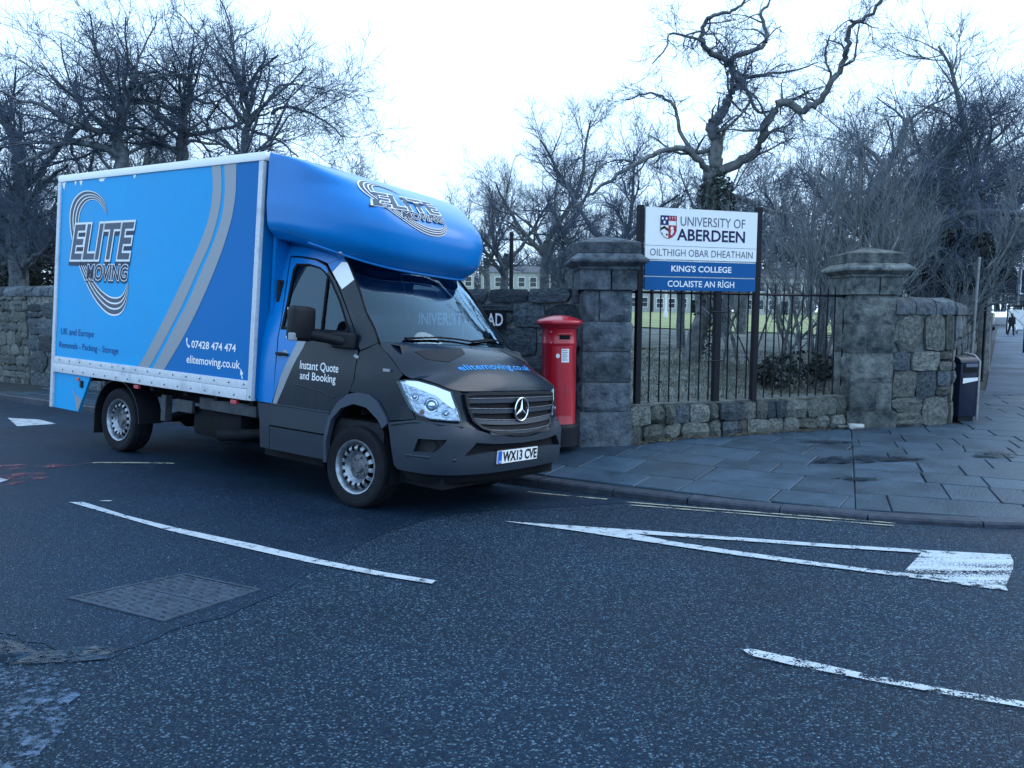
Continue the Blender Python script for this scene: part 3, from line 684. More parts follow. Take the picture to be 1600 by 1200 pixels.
for s in (-1, 1):
    f_ = sidef(-1) if s == -1 else (lambda x, z, o: (-6.26 - x, 1.056 + o, z))
    text_on('lettering', '07428 474 474', f_, (-2.245, 1.243, -1.545, 1.315), M['white'], T, .02)
    text_on('lettering', 'elitemoving.co.uk', f_, (-2.315, 1.062, -1.47, 1.165), M['white'], T, .015)
    text_on('lettering', 'UK and Europe', f_, (-4.815, 1.225, -4.085, 1.325), M['navy_vinyl'], T, .008)
    text_on('lettering', 'Removals - Packing - Storage', f_, (-4.84, 1.07, -3.57, 1.165), M['navy_vinyl'], T, .008)
    h = MB(); ph = [(-2.335, 1.34), (-2.318, 1.335), (-2.312, 1.315), (-2.322, 1.305), (-2.312, 1.28), (-2.296, 1.265), (-2.283, 1.268), (-2.268, 1.256), (-2.275, 1.243), (-2.295, 1.24), (-2.325, 1.27), (-2.34, 1.31)]
    h.add([f_(a, c, .003) for a, c in ph], [tuple(range(len(ph)))]); h.build('phone_symbol', M['white'], T)
    cu = [(-1.455, 1.095), (-1.41, 1.04), (-1.43, 1.04), (-1.415, 1.0), (-1.43, .995), (-1.443, 1.035), (-1.457, 1.025)]
    h = MB(); h.add([f_(a, c, .003) for a, c in cu], [tuple(range(len(cu)))]); h.build('cursor_symbol', M['white'], T)
rs_ = random.Random(4)
for (sx, sz, sw_, sh_) in ((-4.88, 3.0, .10, .10), (-4.62, 3.0, .05, .05), (-4.50, 3.0, .07, .06), (-4.05, 3.0, .16, .05), (-3.40, 2.96, .05, .04)):
    pts = [(sx - sw_ / 2, 3.028), (sx + sw_ / 2, 3.028)] + [(sx + sw_ / 2 * math.cos(t) * rs_.uniform(.5, 1), 3.02 - sh_ * math.sin(t) * rs_.uniform(.4, 1)) for t in np.linspace(.2, 2.9, 8)]
    sc2 = MB(); sc2.add([sidef(-1)(a, c, .0025) for a, c in pts], [tuple(range(len(pts)))]); sc2.build('paint_scuff', M['rooftrim'], T)
# frame of the box: roof cap, posts, rails
b = MB(); b.box((-4.995, -1.075, 3.03), (-1.245, 1.075, 3.115), bev=.02); b.build('roof_cap', M['rooftrim'], T, 40)
for s in (-1, 1):
    y0, y1 = sorted((s * 1.02, s * 1.074))
    b = MB(); b.box((-4.99, y0, .375), (-4.925, y1, 3.03), bev=.008); b.build('corner_post', M['alu'], T, 40)
    b = MB(); b.box((-1.325, y0, .80), (-1.262, y1, 3.03), bev=.008); b.build('corner_post', M['alu'], T, 40)
    b = MB(); b.box((-4.925, min(s * 1.0, s * 1.078), .80), (-1.325, max(s * 1.0, s * 1.078), .905), bev=.006)
    b.box((-4.925, min(s * 1.0, s * 1.070), .908), (-1.325, max(s * 1.0, s * 1.070), .985), bev=.006); b.build('side_rail', M['alu'], T, 40)
    b = MB()
    for k in range(16):
        for zz in (.948, .838): b.lathe([(0, -.008 * 1), (.006, -.006), (.010, -.001), (.011, .004)], 'y', 8, (-4.8 + k * .228 + (.1 if zz < .9 else 0), s * (1.071 if zz > .9 else 1.079), zz)) if s < 0 else b.lathe([(0, .008), (.006, .006), (.010, .001), (.011, -.004)], 'y', 8, (-4.8 + k * .228, 1.075, zz))
    o = b.build('rivets', M['steel_dark'], T); o['kind'] = 'stuff'
    sk_ = [(-4.925, .80), (-4.141, .798), (-4.369, .376), (-4.925, .376)]
    sheet('rear_skirt', sidef(s), sk_, M['sky_blue'], T, step=.4, thick=.03, off=-.006, flip=s == 1)
    st = [(-4.509, .657), (-4.43, .56), (-4.293, .528), (-4.36, .395), (-4.40, .385), (-4.44, .5)]
    sheet('silver_flash', sidef(s), st, M['silver_vinyl'], T, step=.3, off=-.003)
    b = MB(); b.box((-4.42, s * 1.05 - .015, .735), (-4.36, s * 1.05 + .015, .77), bev=.006); b.build('marker_lamp', M['amber'], T)
    b = MB(); b.box((-4.33, s * 1.05 - .02, .66), (-4.28, s * 1.05 + .02, .74), bev=.006); b.build('lamp_bracket', M['black_plastic'], T)
    for x in (-3.217, -1.556):
        b = MB(); b.box((x - .045, s * 1.03 - .02, .745), (x + .045, s * 1.03 + .015, .785), bev=.008); b.build('side_reflector', M['red_lens'], T)
    # far rear
for s in (-1, 1):
    y0, y1 = sorted((s * .01, s * 1.0)); b = MB(); b.box((-4.985, y0, .92), (-4.965, y1, 3.0), bev=.005); b.build('rear_door', M['deep_blue'], T, 40)
    b = MB(); b.box((-4.99, s * .85 - .12, .50), (-4.95, s * .85 + .12, .60), bev=.01); b.build('tail_lamp', M['red_lens'], T)
# pod over the cab
NT, NK = 110, 34; V = []; F = []
for i in range(NT + 1):
    th = -math.pi / 2 + math.pi * i / NT
    for k in range(NK + 1): V.append(PODS(th, k / NK))
for i in range(NT):
    for k in range(NK): a = i * (NK + 1) + k; F.append((a, a + NK + 1, a + NK + 2, a + 1))
n0 = len(V)
for ring, sgn in ((0, 1), (NK, -1)):
    base = len(V)
    for i in range(NT + 1):
        p = V[i * (NK + 1) + ring]; V.append((-1.2, p[1] * .96, (2.33 if ring == 0 else 3.095)))
    for i in range(NT):
        a, c = i * (NK + 1) + ring, (i + 1) * (NK + 1) + ring; q = (a, base + i, base + i + 1, c); F.append(q if sgn == 1 else q[::-1])
pod = mesh('cab_pod', V, F, M['pod_blue'], T, 50)
podf = lambda x, z, o: PY(-.77 + (x + 4.64) / 1.27 * .90 + (z - 2.135) / .38 * .03, .512 + (x + 4.64) / 1.27 * .070 + (z - 2.135) / .38 * .135, o * 1.0 + .004)
logo(podf, T)
b = MB(); lip = [PODS(-1.35 + 2.7 * i / 40, 0.0, .006) for i in range(41)]; b.tube(lip, .012, 6); b.build('pod_lip', M['pod_blue'], T, 180)
# box-to-cab fairing
for s in (-1, 1):
    fo = [(-1.26, .80), (-1.018, .80), (-1.0, .87), (-.999, 1.218), (-1.024, 1.575), (-1.076, 1.94), (-1.112, 2.19), (-1.125, 2.27), (-1.18, 2.36), (-1.26, 2.36)]
    sheet('cab_corner_panel', skf(s), fo, M['pod_blue'], T, step=.1, thick=.03, flip=s == 1)
    lo = [(-1.20, .79), (-1.155, .60), (-1.165, .37), (-1.04, .37), (-1.02, .79)]
    sheet('cab_corner_cladding', skf(s), lo, M['plastic'], T, step=.1, thick=.03, off=.004, flip=s == 1)
b = MB(); b.box((-1.24, -.93, .45), (-1.20, .93, 2.36)); b.build('cab_rear_wall', M['pod_blue'], T)
# doors
WIN = [(-.985, 1.50), (-.992, 1.75), (-1.012, 2.05), (-.99, 2.105), (-.851, 2.105), (-.713, 2.075), (-.628, 2.035), (-.543, 1.968), (-.373, 1.77), (-.194, 1.53), (-.215, 1.50)][::-1]
DOOR = [(-1.015, .795), (-.292, .795), (-.202, .905), (-.085, .980), (-.02, 1.10), (.0, 1.334), (-.033, 1.43), (-.229, 1.648), (-.49, 1.957), (-.636, 2.094), (-.792, 2.15), (-.977, 2.176), (-1.10, 2.18), (-1.064, 1.94), (-1.014, 1.575), (-.989, 1.218), (-.991, .87)]
def scaled(L, k):
    c = (sum(p[0] for p in L) / len(L), sum(p[1] for p in L) / len(L)); return [(c[0] + (p[0] - c[0]) * k, c[1] + (p[1] - c[1]) * k) for p in L]
for s in (-1, 1):
    fl = s == 1; f_ = skf(s)
    d = sheet('door', f_, DOOR, M['grey_paint'], T, holes=[WIN], step=.07, thick=.03, flip=fl)
    sheet('door_livery', f_, [(-1.001, .80), (-.985, 1.218), (-1.009, 1.575), (-1.056, 1.94), (-1.092, 2.172), (-.977, 2.168), (-.79, 2.142), (-.640, 2.086), (-.585, 2.035), (-.61, 2.022), (-.628, 2.040), (-.713, 2.08), (-.851, 2.110), (-.995, 2.110), (-1.018, 2.05), (-.998, 1.75), (-.992, 1.492), (-.72, 1.492), (-.79, 1.35), (-.925, 1.06), (-.99, .88)], M['pod_blue'], d, step=.07, off=.0015)
    sheet('door_stripe', f_, [(-1.0, .80), (-.98, .88), (-.925, 1.06), (-.79, 1.35), (-.72, 1.492), (-.615, 1.492), (-.69, 1.34), (-.75, 1.237), (-.826, 1.085), (-.955, .80)], M['silver_vinyl'], d, step=.07, off=.002)
    sheet('window_seal', f_, scaled(WIN, 1.03), M['seal'], d, holes=[scaled(WIN, .955)], step=.06, off=.006, thick=.02, flip=fl)
    sheet('window', f_, scaled(WIN, .97), M['glass_dark'], T, step=.09, off=-.006)
    b = MB(); b.tube([f_(-.575, 2.0, .004), f_(-.54, 1.75, .004), f_(-.50, 1.50, .004)], .011, 6); b.build('window_divider', M['seal'], d)
    sheet('door_cladding', f_, [(-1.02, .60), (-.352, .60), (-.305, .79), (-1.02, .79)], M['plastic'], T, step=.08, off=.014, thick=.03, flip=fl)
    sheet('door_cladding', f_, [(-1.03, .37), (-.36, .37), (-.358, .585), (-1.02, .585)], M['plastic'], T, step=.08, off=.008, thick=.03, flip=fl)
    b = MB(); b.tube([f_(-1.02, .795, .012), f_(-.30, .795, .012)], .008, 6); b.build('cladding_edge', M['plastic'], d)
    h = MB(); hp = [f_(-.99 + .135 * t, 1.267 - .004 * t, .012 + .035 * math.sin(math.pi * t)) for t in np.linspace(0, 1, 9)]; h.tube(hp, [.010, .014, .016, .017, .017, .017, .016, .014, .010], 8); h.build('handle', M['black_plastic'], d, 180)
    h = MB(); h.lathe([(0, 0), (.035, .0), (.042, .006)], 'y', 20, f_(-.905, 1.262, .004 if s < 0 else .004)); h.build('handle_cup', M['silver_vinyl'], d)
    if s == -1:
        text_on('lettering', 'Instant Quote', f_, (-.70, 1.135, -.235, 1.222), M['white'], d, .012)
        text_on('lettering', 'and Booking', f_, (-.69, 1.035, -.262, 1.125), M['white'], d, .012)
    b = MB(); b.tube([f_(-.74, 1.00, .003), f_(-.6, .99, .003), f_(-.42, .965, .003), f_(-.26, .93, .003)], .006, 5); b.build('swage_line', M['grey_paint'], d)
    # A pillar and roof side
    AP = [(-.62, 2.115), (-.48, 1.97), (-.22, 1.66), (-.02, 1.44), (.02, 1.36), (.20, 1.437), (.10, 1.56), (-.10, 1.80), (-.28, 2.0), (-.40, 2.13), (-.45, 2.17)]
    ap = sheet('windscreen_pillar', f_, AP, M['grey_paint'], T, step=.06, thick=.04, off=.004, flip=fl)
    sheet('pillar_stripe', f_, [(-.535, 2.035), (-.475, 1.972), (-.38, 1.88), (-.25, 1.975), (-.34, 2.07), (-.40, 2.125), (-.46, 2.13)], M['white'], ap, step=.06, off=.0065)
    sheet('pillar_livery', f_, [(-.61, 2.11), (-.54, 2.038), (-.462, 2.133), (-.41, 2.13), (-.45, 2.165)], M['pod_blue'], ap, step=.06, off=.0065)
    sheet('roof_side', f_, [(-1.112, 2.19), (-.977, 2.186), (-.79, 2.162), (-.62, 2.115), (-.45, 2.17), (-.47, 2.22), (-.62, 2.28), (-.9, 2.32), (-1.2, 2.32)], M['pod_blue'], T, step=.06, thick=.02, flip=fl)
    # wing and arch
    FEN = [(-.070, 1.0), (-.008, 1.10), (.010, 1.33), (.02, 1.35), (.20, 1.432), (.34, 1.34), (.44, 1.26), (.525, 1.19), (.485, 1.14), (.551, 1.03), (.628, .921), (.672, .840), (.46, .808), (.395, .795), (.375, .835), (.29, .943), (.162, .992), (.036, .996)]
    sheet('front_wing', f_, FEN, M['grey_paint'], T, step=.06, thick=.03, flip=fl)
    FL = [(-.363, .35), (-.361, .531), (-.304, .764), (-.202, .898), (-.078, .972), (.036, 1.0), (.162, .996), (.29, .946), (.375, .84), (.41, .78), (.355, .73), (.303, .80), (.148, .883), (.014, .90), (-.156, .847), (-.271, .74), (-.323, .536), (-.332, .352)]
    sheet('arch_flare', f_, FL[::-1], M['flare'], T, step=.05, thick=.05, off=.022, flip=fl)
    b = MB(); b.box((.33, s * 1.0 - .012 + (-.005 if s < 0 else .005), 1.20), (.40, s * 1.0 + .012, 1.225), bev=.004); b.build('grey_wing_badge', M['silver_vinyl'], T)  # pale grey badge on the wing, not a lamp
    b = MB(); b.add([f_(-.05, 1.30, .008), f_(.01, 1.285, .008), f_(.02, 1.305, .008), (f_(-.03, 1.325, .008))], [(0, 1, 2, 3)]); b.build('wing_badge', M['silver_vinyl'], T)
    # wheel house
    b = MB(); n = 22; V = []
    for k in range(n + 1):
        t = math.pi * (-.08 + 1.16 * k / n)
        for yy in (.60, .975): V.append((.04 + .40 * math.cos(t), s * yy, .38 + .49 * math.sin(t)))
    b.add(V, [(2 * k, 2 * k + 1, 2 * k + 3, 2 * k + 2) for k in range(n)]); b.add([(.04 + .40 * math.cos(math.pi * (-.08 + 1.16 * k / n)), s * .60, .38 + .49 * math.sin(math.pi * (-.08 + 1.16 * k / n))) for k in range(n + 1)], [tuple(range(n + 1))]); b.build('wheel_house', M['black_plastic'], T)
# bonnet
BE = [(.20, 1.440), (.34, 1.350), (.44, 1.270), (.525, 1.200), (.60, 1.168), (.70, 1.168), (.83, 1.140), (.97, 1.100), (1.08, 1.088)]
BC = [(.47, 1.455), (.58, 1.432), (.68, 1.395), (.77, 1.345), (.84, 1.295), (.90, 1.240), (.94, 1.185), (.97, 1.130), (.985, 1.088)]
def lerpl(L, t):
    t = max(0, min(1, t)) * (len(L) - 1); i = min(int(t), len(L) - 2); f = t - i
    g = lambda j: L[min(max(j, 0), len(L) - 1)]
    return tuple(.5 * (2 * g(i)[c] + (g(i + 1)[c] - g(i - 1)[c]) * f + (2 * g(i - 1)[c] - 5 * g(i)[c] + 4 * g(i + 1)[c] - g(i + 2)[c]) * f * f + (3 * g(i)[c] - g(i - 1)[c] - 3 * g(i + 1)[c] + g(i + 2)[c]) * f ** 3) for c in (0, 1))
def BON(s, v, o=0.0):
    u, z = lerpl(BE, v); ex, ey, ez = SK(u, z, .004, -1); ey = -ey; cx, cz = lerpl(BC, v); a = abs(s)
    rise = .018 * math.exp(-((a - .78) / .10) ** 2) * (1 - v) * math.sin(math.pi * min(1, v * 2 + .1))
    return (ex + (cx - ex) * (1 - a ** 2.4), s * ey, ez + (cz - ez) * (1 - a ** 3.0) + o + rise)
V = []; F = []; ns, nv = 40, 32
for j in range(nv + 1):
    for i in range(ns + 1): V.append(BON(-1 + 2 * i / ns, j / nv))
for j in range(nv):
    for i in range(ns): a = j * (ns + 1) + i; F.append((a, a + ns + 1, a + ns + 2, a + 1))
e0 = len(V)
for i in range(ns + 1): p = BON(-1 + 2 * i / ns, 1); V.append((p[0] - .012, p[1], p[2] - .02))
for i in range(ns): a = nv * (ns + 1) + i; F.append((a, e0 + i, e0 + i + 1, a + 1))
bon = mesh('bonnet', V, F, M['grey_paint'], T, 50)
for s in (-1, 1):
    sheet('bonnet_vent', lambda a, v, o: BON(a, v, o), [(s * .30, .13), (s * .62, .15), (s * .82, .17), (s * .78, .30), (s * .62, .38), (s * .36, .26)], M['black_plastic'], bon, step=.06, off=.004)
text_on('lettering', 'elitemoving.co.uk', lambda a, v, o: BON(a, v, o), (-.60, .60, .46, .46), M['sky_vinyl'], bon, .012, off=.004)
# windscreen
def WS(s, t, o=0.0):
    ex, ey, ez = SK(.205 - .61 * t, 1.44 + .695 * t, 0, -1); ey = -ey; cx = .47 - .74 * t + .02 * math.sin(math.pi * t); cz = 1.458 + .71 * t; a = abs(s)
    return (ex + (cx - ex) * (1 - a ** 2.6) + o * .75, s * ey, ez + (cz - ez) * (1 - a ** 2) + o * .66)
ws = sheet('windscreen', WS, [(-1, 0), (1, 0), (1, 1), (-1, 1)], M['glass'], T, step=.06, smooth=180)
sheet('windscreen_border', WS, [(-1, -.02), (1, -.02), (1, 1.02), (-1, 1.02)], M['seal'], ws, holes=[[(-.95, .05), (.95, .05), (.95, .90), (-.95, .90)]], step=.06, off=-.003, smooth=180)
for s in (-1, 1): b = MB(); b.tube([WS(s, -.03 + 1.06 * t, .006) for t in np.linspace(0, 1, 14)], .010, 6); b.build('windscreen_seal', M['seal'], ws, 180)
def scut(a, v, o=0.0):
    p = WS(a, 0); q = BON(a, 0); return (p[0] + (q[0] - p[0]) * v, p[1], p[2] + (q[2] - p[2]) * v - .012 + o)
sheet('scuttle', scut, [(-1, -.4), (1, -.4), (1, 1.15), (-1, 1.15)], M['black_plastic'], T, step=.2)
for a0, a1 in ((-.80, -.02), (-.02, .74)):
    b = MB(); b.tube([WS(a0 + (a1 - a0) * t, .035 + .025 * math.sin(math.pi * t) + (.03 if a1 > .5 else 0) * t, .022) for t in np.linspace(0, 1, 12)], .009, 6); b.tube([scut(a0, .5, .03), WS(a0 + .05, .03, .03), WS((a0 + a1) / 2, .055, .034)], .008, 6); b.build('wiper', M['seal'], T, 180)
def ROOF(a, t, o=0.0):
    p = WS(a, 1); e = (-1.22, a * .80, 2.33 - .04 * a * a); w_ = t
    return (p[0] + (e[0] - p[0]) * w_, p[1] + (e[1] - p[1]) * w_, p[2] + (e[2] - p[2]) * math.sin(w_ * math.pi / 2) + o)
sheet('cab_roof', ROOF, [(-1, 0), (1, 0), (1, 1), (-1, 1)], M['pod_blue'], T, step=.12, smooth=180)
# small white lamp under the pod corner
b = MB(); b.lathe([(0, .03), (.02, .025), (.028, 0), (.02, -.02), (0, -.02)], 'z', 12, (-.40, -.86, 2.20)); b.build('pod_strut_cap', M['steel'], T, 180)
# face: backing, headlights, grille, bumper
FS = lambda u, z, o=0.0: SK(u, z, o, -1)
fpan = [(.50, 1.10), (.60, 1.15), (.70, 1.158), (.83, 1.13), (.97, 1.095), (1.08, 1.084), (1.4, 1.087), (UC, 1.087)]
fp = fpan + [(2 * UC - u, z) for u, z in fpan[::-1][1:]] + [(2 * UC - .672, .80), (2 * UC - 1.1, .74), (2 * UC - 1.4, .70), (UC, .66), (1.4, .70), (1.1, .74), (.672, .80), (.60, .93)]
sheet('front_panel', FS, fp[::-1], M['grey_paint'], T, step=.06, off=-.012, thick=.03)
HLO = [(.487, 1.131), (.57, 1.152), (.674, 1.154), (.815, 1.127), (.964, 1.083), (.99, 1.019), (1.02, .95), (1.06, .842), (.939, .845), (.806, .851), (.698, .877), (.628, .921), (.551, 1.03)]
HLC = [(.487, 1.131), (.57, 1.152), (.674, 1.154), (.815, 1.127), (.964, 1.083), (.99, 1.019), (1.02, .95), (.983, .944), (.91, .987), (.832, 1.043), (.67, 1.091)]
for s in (-1, 1):
    f_ = skf(s); hl = sheet('headlight', f_, HLO[::-1], M['reflector'], T, step=.05, off=-.004, thick=.01, flip=s == 1)
    sheet('running_light', f_, HLC[::-1], M['chrome_soft'], hl, step=.05, off=.004, thick=.006, flip=s == 1)
    for (u, z, r, m_) in ((.80, .962, .062, 'chrome'), (.925, .90, .034, 'chrome'), (.655, 1.02, .035, 'chrome'), (.725, .90, .02, 'amber')):
        p = Vector(f_(u, z, 0)); q = Vector(f_(u, z, .05)); dn = (q - p).normalized(); bm_ = MB(); bm_.lathe([(r, 0), (r * .92, .012), (r * .80, .004), (r * .55, .016), (r * .3, .022), (0, .024)], 'z', 24)
        R_ = dn.to_track_quat('Z', 'Y').to_matrix(); V = [tuple(R_ @ Vector(v) + p - dn * .002) for v in bm_.V]; mesh('lamp_bowl', V, bm_.F, M[m_], hl, 60)
    sheet('headlight_lens', f_, scaled(HLO, 1.0)[::-1], M['lens'], hl, step=.05, off=.026, smooth=180)
    rimp = [f_(u, z, .012) for u, z in dens(HLO, .04)]; b = MB(); b.tube(rimp + [rimp[0]], .007, 5); b.build('headlight_rim', M['black_plastic'], hl, 180)
GL = [(1.090, 1.061), (1.15, 1.076), (1.396, 1.080), (UC, 1.080)]; GB = [(UC, .705), (1.653, .710), (1.399, .742), (1.25, .785), (1.165, .848), (1.115, .95)]
GR = GL + [(2 * UC - u, z) for u, z in GL[::-1][1:]] + [(2 * UC - u, z) for u, z in GB[::-1]] + GB[1:]
gr = sheet('grille', FS, GR[::-1], M['seal'], T, step=.05, off=-.002)
gi = [(UC + (u - UC) * .955, .89 + (z - .89) * .88) for u, z in GR]
sheet('grille_frame', FS, GR[::-1], M['black_plastic'], gr, holes=[gi[::-1]], step=.05, off=.022, thick=.03)
for i, (zc, dip, u0) in enumerate(((1.005, .0, 1.115), (.925, .012, 1.13), (.845, .03, 1.19), (.765, .035, 1.33))):
    def fz(u, z, o, dip=dip): return SK(u, z - dip * (1 - ((u - UC) / .66) ** 2), o, -1)
    sheet('grille_slat', fz, [(u0, zc - .015), (2 * UC - u0, zc - .015), (2 * UC - u0, zc + .024), (u0, zc + .024)], M['plastic'], gr, step=.05, off=.018, thick=.02)
    b = MB(); b.tube([fz(u0 + (2 * UC - 2 * u0) * t, zc + .024, .018) for t in np.linspace(0, 1, 24)], .006, 5); b.build('slat_edge', M['steel_dark'], gr, 180)
mp_ = MB()
for k in range(40):
    for j in range(2):
        u = 1.18 + k * .0305; z = 1.043 + j * .016; p = FS(u, z, .014); mp_.box((p[0] - .004, p[1] - .008, p[2] - .004), (p[0] + .004, p[1] + .008, p[2] + .004))
o = mp_.build('grille_mesh', M['plastic'], gr); o['kind'] = 'stuff'
# three-pointed star in a ring
bd = empty('star_badge'); bd.parent = gr
sc_ = Vector(FS(UC + .012, .931, .045)); Rb = .102
b = MB(); b.tube([(sc_.x, sc_.y + Rb * math.cos(t), sc_.z + Rb * math.sin(t)) for t in np.linspace(0, 2 * math.pi, 41)], .008, 8, cap=False); b.build('badge_ring', M['chrome'], bd, 180)
b = MB()
for k in range(3):
    a = math.pi / 2 + k * 2 * math.pi / 3; cy, cz = math.cos(a), math.sin(a); py, pz = -cz, cy
    V = [(sc_.x + .010, sc_.y, sc_.z), (sc_.x, sc_.y + cy * .012 + py * .018, sc_.z + cz * .012 + pz * .018), (sc_.x, sc_.y + cy * Rb, sc_.z + cz * Rb), (sc_.x, sc_.y + cy * .012 - py * .018, sc_.z + cz * .012 - pz * .018), (sc_.x - .006, sc_.y, sc_.z)]
    b.add(V, [(0, 2, 1), (0, 3, 2), (4, 1, 2), (4, 2, 3)])
b.build('badge_star', M['chrome'], bd)
b = MB(); b.lathe([(0, .0), (Rb * .98, -.006)], 'x', 32, (sc_.x - .012, sc_.y, sc_.z)); b.build('badge_backing', M['seal'], bd)
# bumper
BT = [(.402, .785), (.672, .834), (.877, .832), (1.066, .818), (1.15, .785), (1.34, .735), (1.62, .698), (UC, .692)]
BB = [(UC, .405), (1.4, .405), (1.0, .41), (.75, .41), (.53, .41), (.49, .44), (.455, .60), (.43, .70)]
BU = BT + [(2 * UC - u, z) for u, z in BT[::-1][1:]] + [(2 * UC - u, z) for u, z in BB[::-1]] + BB[1:]
INT = [(1.17, .672), (1.4, .652), (UC, .642), (2 * UC - 1.4, .652), (2 * UC - 1.17, .672), (2 * UC - 1.06, .565), (2 * UC - 1.32, .585), (1.32, .585), (1.06, .565)]
FOG = [(.726, .690), (.93, .700), (.90, .645), (.850, .595), (.69, .580)]
bu = sheet('front_bumper', FS, BU[::-1], M['plastic'], T, holes=[INT[::-1], FOG[::-1], mir(FOG)[::-1]], step=.06, thick=.06, off=.012)
sheet('lower_intake', FS, [(u, z) for u, z in INT[::-1]], M['seal'], bu, step=.06, off=-.035)
for s in (-1, 1):
    f_ = skf(s); sheet('fog_recess', f_, scaled(FOG, 1.08)[::-1], M['black_plastic'], bu, step=.06, off=-.03, flip=s == 1)
    p = Vector(f_(.82, .642, 0)); dn = (Vector(f_(.82, .642, .05)) - p).normalized(); q = MB().lathe([(.052, -.02), (.050, .004), (.042, 0), (0, .004)], 'z', 20); R_ = dn.to_track_quat('Z', 'Y').to_matrix(); mesh('fog_lamp', [tuple(R_ @ Vector(v) + p - dn * .012) for v in q.V], q.F, M['black_plastic'], bu, 60)
    b = MB(); b.tube([f_(u, z, .016) for u, z in ((.45, .775), (.672, .818), (.877, .816), (1.06, .80))], .010, 6); b.build('bumper_crease', M['plastic'], bu, 180)
    b = MB(); b.tube([f_(u, z, .012) for u, z in ((.62, .545), (.80, .55), (1.0, .535))], .012, 6); b.build('bumper_crease', M['plastic'], bu, 180)
lipo = [(.53, .405), (UC, .402), (2 * UC - .53, .405), (2 * UC - .60, .34), (UC, .33), (.60, .34)]
sheet('bumper_lip', FS, lipo[::-1], M['seal'], bu, step=.08, off=-.03, thick=.03)
# number plate
npf = lambda u, z, o=0.0: (SK(1.69, .53, .05, -1)[0] + o, -(UC - u) * .985, z + .0)
def NPF(u, z, o=0.0):   # flat plate plane just ahead of the bumper
    return (1.105 + o, (u - UC), z)
npo = sheet('number_plate', NPF, [(1.405, .482), (2.02, .482), (2.02, .592), (1.405, .592)], M['plate_white'], T, step=.3, thick=.012)
sheet('plate_band', NPF, [(1.407, .484), (1.462, .484), (1.462, .590), (1.407, .590)], M['plate_blue'], npo, step=.3, off=.0015)
text_on('lettering', 'WX13 CVE', NPF, (1.48, .497, 2.005, .580), M['black_vinyl'], npo, .03, off=.003)
text_on('lettering', 'GB', NPF, (1.417, .493, 1.452, .508), M['white'], npo, .01, off=.003)
b = MB(); b.box((1.06, -.36, .47), (1.095, .24, .60)); b.build('plate_mount', M['black_plastic'], T)
# mirrors
for s in (-1, 1):
    mm = MB(); mm.box((-.52, s * 1.22 - .12, 1.40), (-.40, s * 1.22 + .12, 1.70), bev=.04); mr_ = mm.build('door_mirror', M['black_plastic'], T, 60)
    g_ = MB(); g_.box((-.524, s * 1.22 - .10, 1.42), (-.518, s * 1.22 + .10, 1.68)); g_.build('mirror_glass', M['chrome'], mr_)
    a_ = MB(); a_.tube([(-.43, s * 1.12, 1.46), (-.30, s * 1.04, 1.44), (-.15, s * .98, 1.42)], [.05, .045, .05], 8); a_.box((-.30, min(s * .96, s * 1.02), 1.36), (-.02, max(s * .96, s * 1.02), 1.50), bev=.02); a_.build('mirror_arm', M['black_plastic'], mr_, 60)
    i_ = MB(); i_.box((-.47, s * 1.32 - .03, 1.40), (-.405, s * 1.32 + .025, 1.47), bev=.012); i_.build('mirror_indicator', M['silver_vinyl'], mr_)
# wheels
tyre = [(.235, -.10), (.30, -.118), (.325, -.116), (.343, -.104), (.353, -.082), (.3555, -.04), (.3555, -.034), (.349, -.033), (.349, -.027), (.3555, -.026), (.356, .026), (.349, .027), (.349, .033), (.3555, .034), (.353, .082), (.343, .104), (.325, .116), (.30, .118), (.235, .10)]
def whl(x, side, z=.355):
    w_ = empty('wheel'); w_.parent = T; w_.location = (x, side * .865, z); 
    if side > 0: w_.rotation_euler = (0, 0, math.pi)
    t_ = MB(); t_.lathe(tyre, 'y', 48); t_.build('tyre', M['rubber'], w_, 30)
    r_ = MB(); r_.lathe([(.236, -.100), (.232, -.108), (.224, -.106), (.214, -.092), (.206, -.07), (.203, -.02), (.203, .09)], 'y', 48); rim = r_.build('rim', M['steel'], w_, 50)
    def cone(a, r, o=0.0): rr = r; yy = -.045 - .050 * (1 - abs((rr - .16) / .045) ** 2) * (1 if .115 < rr < .205 else 0) - (.0 if rr > .115 else 0); return (rr * math.cos(a), yy - o, rr * math.sin(a))
    # dished disc with a ring of oval slots
    V = []; F = []; nh = 15; na = nh * 6; rs = [.112, .125, .140, .152, .164, .178, .192, .204]
    for k in range(na):
        for r in rs: V.append(cone(2 * math.pi * k / na, r))
    for k in range(na):
        for j in range(len(rs) - 1):
            if (k % 6) in (1, 2, 3) and j in (2, 3, 4, 5): continue
            k2 = (k + 1) % na; F.append((k * 8 + j, k * 8 + j + 1, k2 * 8 + j + 1, k2 * 8 + j))
    mesh('rim_disc', V, F, M['steel'], w_, 180)
    h_ = MB(); h_.lathe([(0, -.072), (.045, -.072), (.05, -.062), (.06, -.052), (.105, -.050), (.115, -.042)], 'y', 32); h_.build('hub', M['steel_dark'], w_, 40)
    b_ = MB()
    for k in range(6): a = k * math.pi / 3 + .3; b_.lathe([(0, -.066), (.011, -.064), (.012, -.05)], 'y', 6, (.082 * math.cos(a), 0, .082 * math.sin(a)))
    b_.build('wheel_nuts', M['steel_dark'], w_)
    d_ = MB(); d_.lathe([(0, .0), (.2, .0)], 'y', 32); d_.build('brake_disc', M['chassis'], w_)
    return w_
for x in (0, -3.665):
    for s in (-1, 1):
        w_ = whl(x, s)
        w_.location.x += .03 if x == 0 else 0
